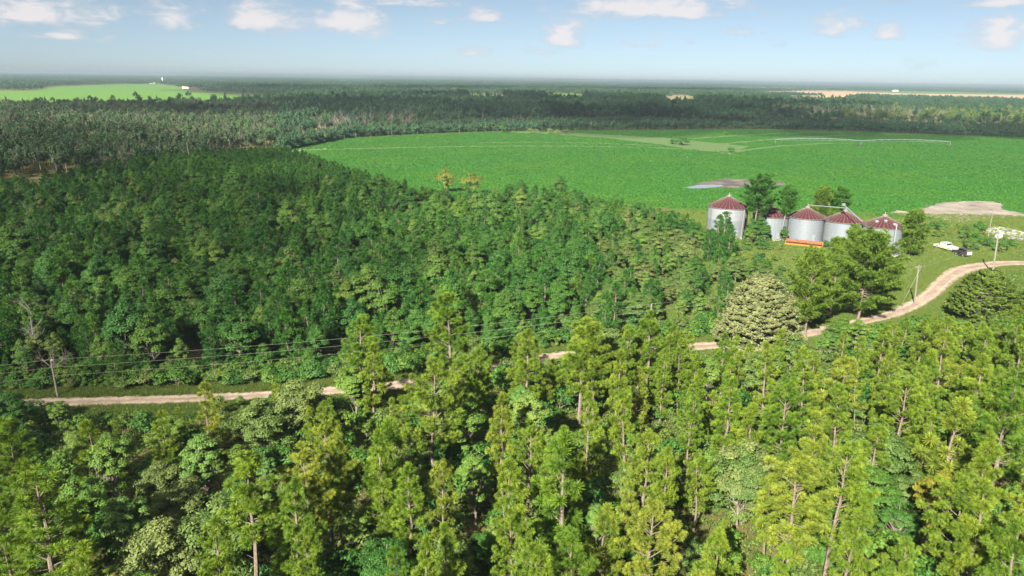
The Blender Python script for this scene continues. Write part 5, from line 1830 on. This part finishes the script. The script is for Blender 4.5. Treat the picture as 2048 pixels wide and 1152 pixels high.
def house(x, y, L, W, Hh, rf, wall, roof, name, label, cat, steeple=None):
    P_ = at(x, y)
    t = empty(name, (P_[0], P_[1], .15), label, cat)
    Geo().box((0, 0, Hh / 2), (L, W, Hh)).obj('wall', M[wall], t)
    Geo().add([(-L / 2 - .5, -W / 2 - .5, Hh), (L / 2 + .5, -W / 2 - .5, Hh), (L / 2 + .5, W / 2 + .5, Hh), (-L / 2 - .5, W / 2 + .5, Hh), (-L / 2 - .5, 0, Hh + rf), (L / 2 + .5, 0, Hh + rf)],
              [(0, 1, 5, 4), (2, 3, 4, 5), (0, 4, 3), (1, 2, 5)] if False else [(0, 1, 5, 4), (2, 3, 4, 5)]).add([(-L / 2 - .5, -W / 2 - .5, Hh), (-L / 2 - .5, W / 2 + .5, Hh), (-L / 2 - .5, 0, Hh + rf)], [(0, 1, 2)]).add(
                  [(L / 2 + .5, -W / 2 - .5, Hh), (L / 2 + .5, W / 2 + .5, Hh), (L / 2 + .5, 0, Hh + rf)], [(0, 1, 2)]).obj('roof', M[roof], t)
    n = max(2, int(L / 5))
    for k in range(n):
        Geo().box((-L / 2 + L * (k + .5) / n, -W / 2 - .04, Hh * .5), (1.2, .1, Hh * .4)).obj('window', M['glass'], t)
    Geo().box((L * .22, -W / 2 - .05, 1.1), (1.1, .12, 2.2)).obj('door', M['dark'], t)
    if steeple:
        st = Geo().box((steeple, 0, Hh + rf * .5 + 3), (4, 4, rf + 6)).obj('steeple', M['house_white'], t)
        Geo().lathe([(2.9, Hh + rf + 6), (.05, Hh + rf + 16)], 4, a0=.785, a1=.785 + 2 * math.pi).obj('spire', M['house_white'], st, loc=(steeple, 0, 0))
    return t


house(322, 167.2, 26, 14, 6, 6, 'house_red', 'house_red', 'church', 'far red brick church with white steeple beyond the bright field', 'church', 8)
house(306, 167.3, 20, 14, 4, 6, 'house_white', 'house_white', 'house', 'far white gabled building beside the church', 'house')
house(291, 166.8, 22, 12, 3.5, 3, 'house_tan', 'house_tan', 'house', 'far low tan-roofed house beside the white gabled building', 'house')
house(372, 177, 18, 10, 3.5, 3, 'house_white', 'house_tan', 'house', 'far pale house at the corner of the bright field', 'house')
house(1790, 183, 30, 14, 4, 4, 'house_white', 'house_white', 'barn', 'far white barn by the tan field', 'barn')

# ------------------------------------------------------------------ clouds whose shade lies over the wood, the field and the plain


def cloud_mat(clear):
    m, nt, out = mat_base('cloud_vapour')
    L = nt.links.new
    d = nn(nt, 'ShaderNodeBsdfDiffuse')
    d.inputs[0].default_value = (.9, .9, .9, 1)
    tl = nn(nt, 'ShaderNodeBsdfTranslucent')
    tl.inputs[0].default_value = (.95, .95, .95, 1)
    tr = nn(nt, 'ShaderNodeBsdfTransparent')
    a = nn(nt, 'ShaderNodeMixShader')
    a.inputs[0].default_value = .6
    L(d.outputs[0], a.inputs[1])
    L(tl.outputs[0], a.inputs[2])
    b = nn(nt, 'ShaderNodeMixShader')
    b.inputs[0].default_value = clear
    L(a.outputs[0], b.inputs[1])
    L(tr.outputs[0], b.inputs[2])
    L(b.outputs[0], out.inputs['Surface'])
    return m


M['cloud'] = cloud_mat(.75)
M['cloud_thin'] = cloud_mat(.84)


def ico_lumps():
    import bmesh
    bm = bmesh.new()
    bmesh.ops.create_icosphere(bm, subdivisions=2, radius=1)
    v = np.array([x.co for x in bm.verts])
    f = np.array([[q_.index for q_ in p.verts] for p in bm.faces])
    bm.free()
    return v, f


IV, IF = ico_lumps()


def cloud(shade_px, alt, rad, label, seed, mat='cloud'):
    r = np.random.default_rng(seed)
    off = np.array(SUN_DIR)[:2] / SUN_DIR.z * alt
    poly = np.array(shade_px, float)
    P = scatter(poly, rad * 1.28, seed, .95)
    c = (P + off).mean(0)
    g = Geo()
    for p in P:
        s = rad * r.uniform(.7, 1.25)
        ph = r.uniform(0, 6.28, 6)
        v = IV * (1 + .16 * np.sin(IV[:, 0:1] * 4 + ph[0]) * np.sin(IV[:, 1:2] * 4 + ph[1]) + .12 * np.sin(IV[:, 2:3] * 7 + ph[2]) * np.sin(IV[:, 0:1] * 6 + ph[3]))
        v = v * np.array([1, 1, .55]) * s
        v[:, 2] = np.maximum(v[:, 2], -.12 * s)
        g.add(v + np.array([*(p + off - c), r.uniform(0, .3) * rad]), IF)
    o = g.obj('cloud', M[mat], smooth=True, loc=(c[0], c[1], alt))
    tag(o, label, 'cloud', kind='stuff')


cloud([(-56, 20), (-48, 80), (-38, 115), (-28, 160), (-30, 215), (-60, 255), (-110, 330), (-160, 420), (-400, 560), (-400, 20)], 620, 28, 'thin drifting cloud overhead that dims the left side of the wood', 1, 'cloud_thin')
cloud([(-420, 600), (560, 610), (470, 700), (300, 800), (560, 1150), (420, 1500), (0, 1850), (-250, 1500), (-350, 1000), (-560, 900)], 660, 85, 'broad cloud whose shade lies on the woods behind the crop field', 3)
cloud([tuple(q_) for q_ in ats([(430, 186), (560, 191), (950, 181), (1450, 186), (1430, 182), (1000, 177), (480, 174)])], 720, 170, 'long cloud high over the plain that shades the distant woods', 2)

# ------------------------------------------------------------------ haze
g = Geo().box((0, (G - 3000) / 2, 23.0), (G * 2 + 200, G + 3200, 48.0))
hz = g.obj('haze', M['wire'])
hz.data.materials.clear()
m, nt, out = mat_base('haze_air')
pv = nn(nt, 'ShaderNodeVolumePrincipled')
pv.inputs['Color'].default_value = (.22, .3, .38, 1)
pv.inputs['Density'].default_value = 1.7e-4
pv.inputs['Anisotropy'].default_value = 0.0
nt.links.new(pv.outputs[0], out.inputs['Volume'])
hz.data.materials.append(m)
tag(hz, 'thin pale blue haze over the plain', 'haze', kind='stuff')
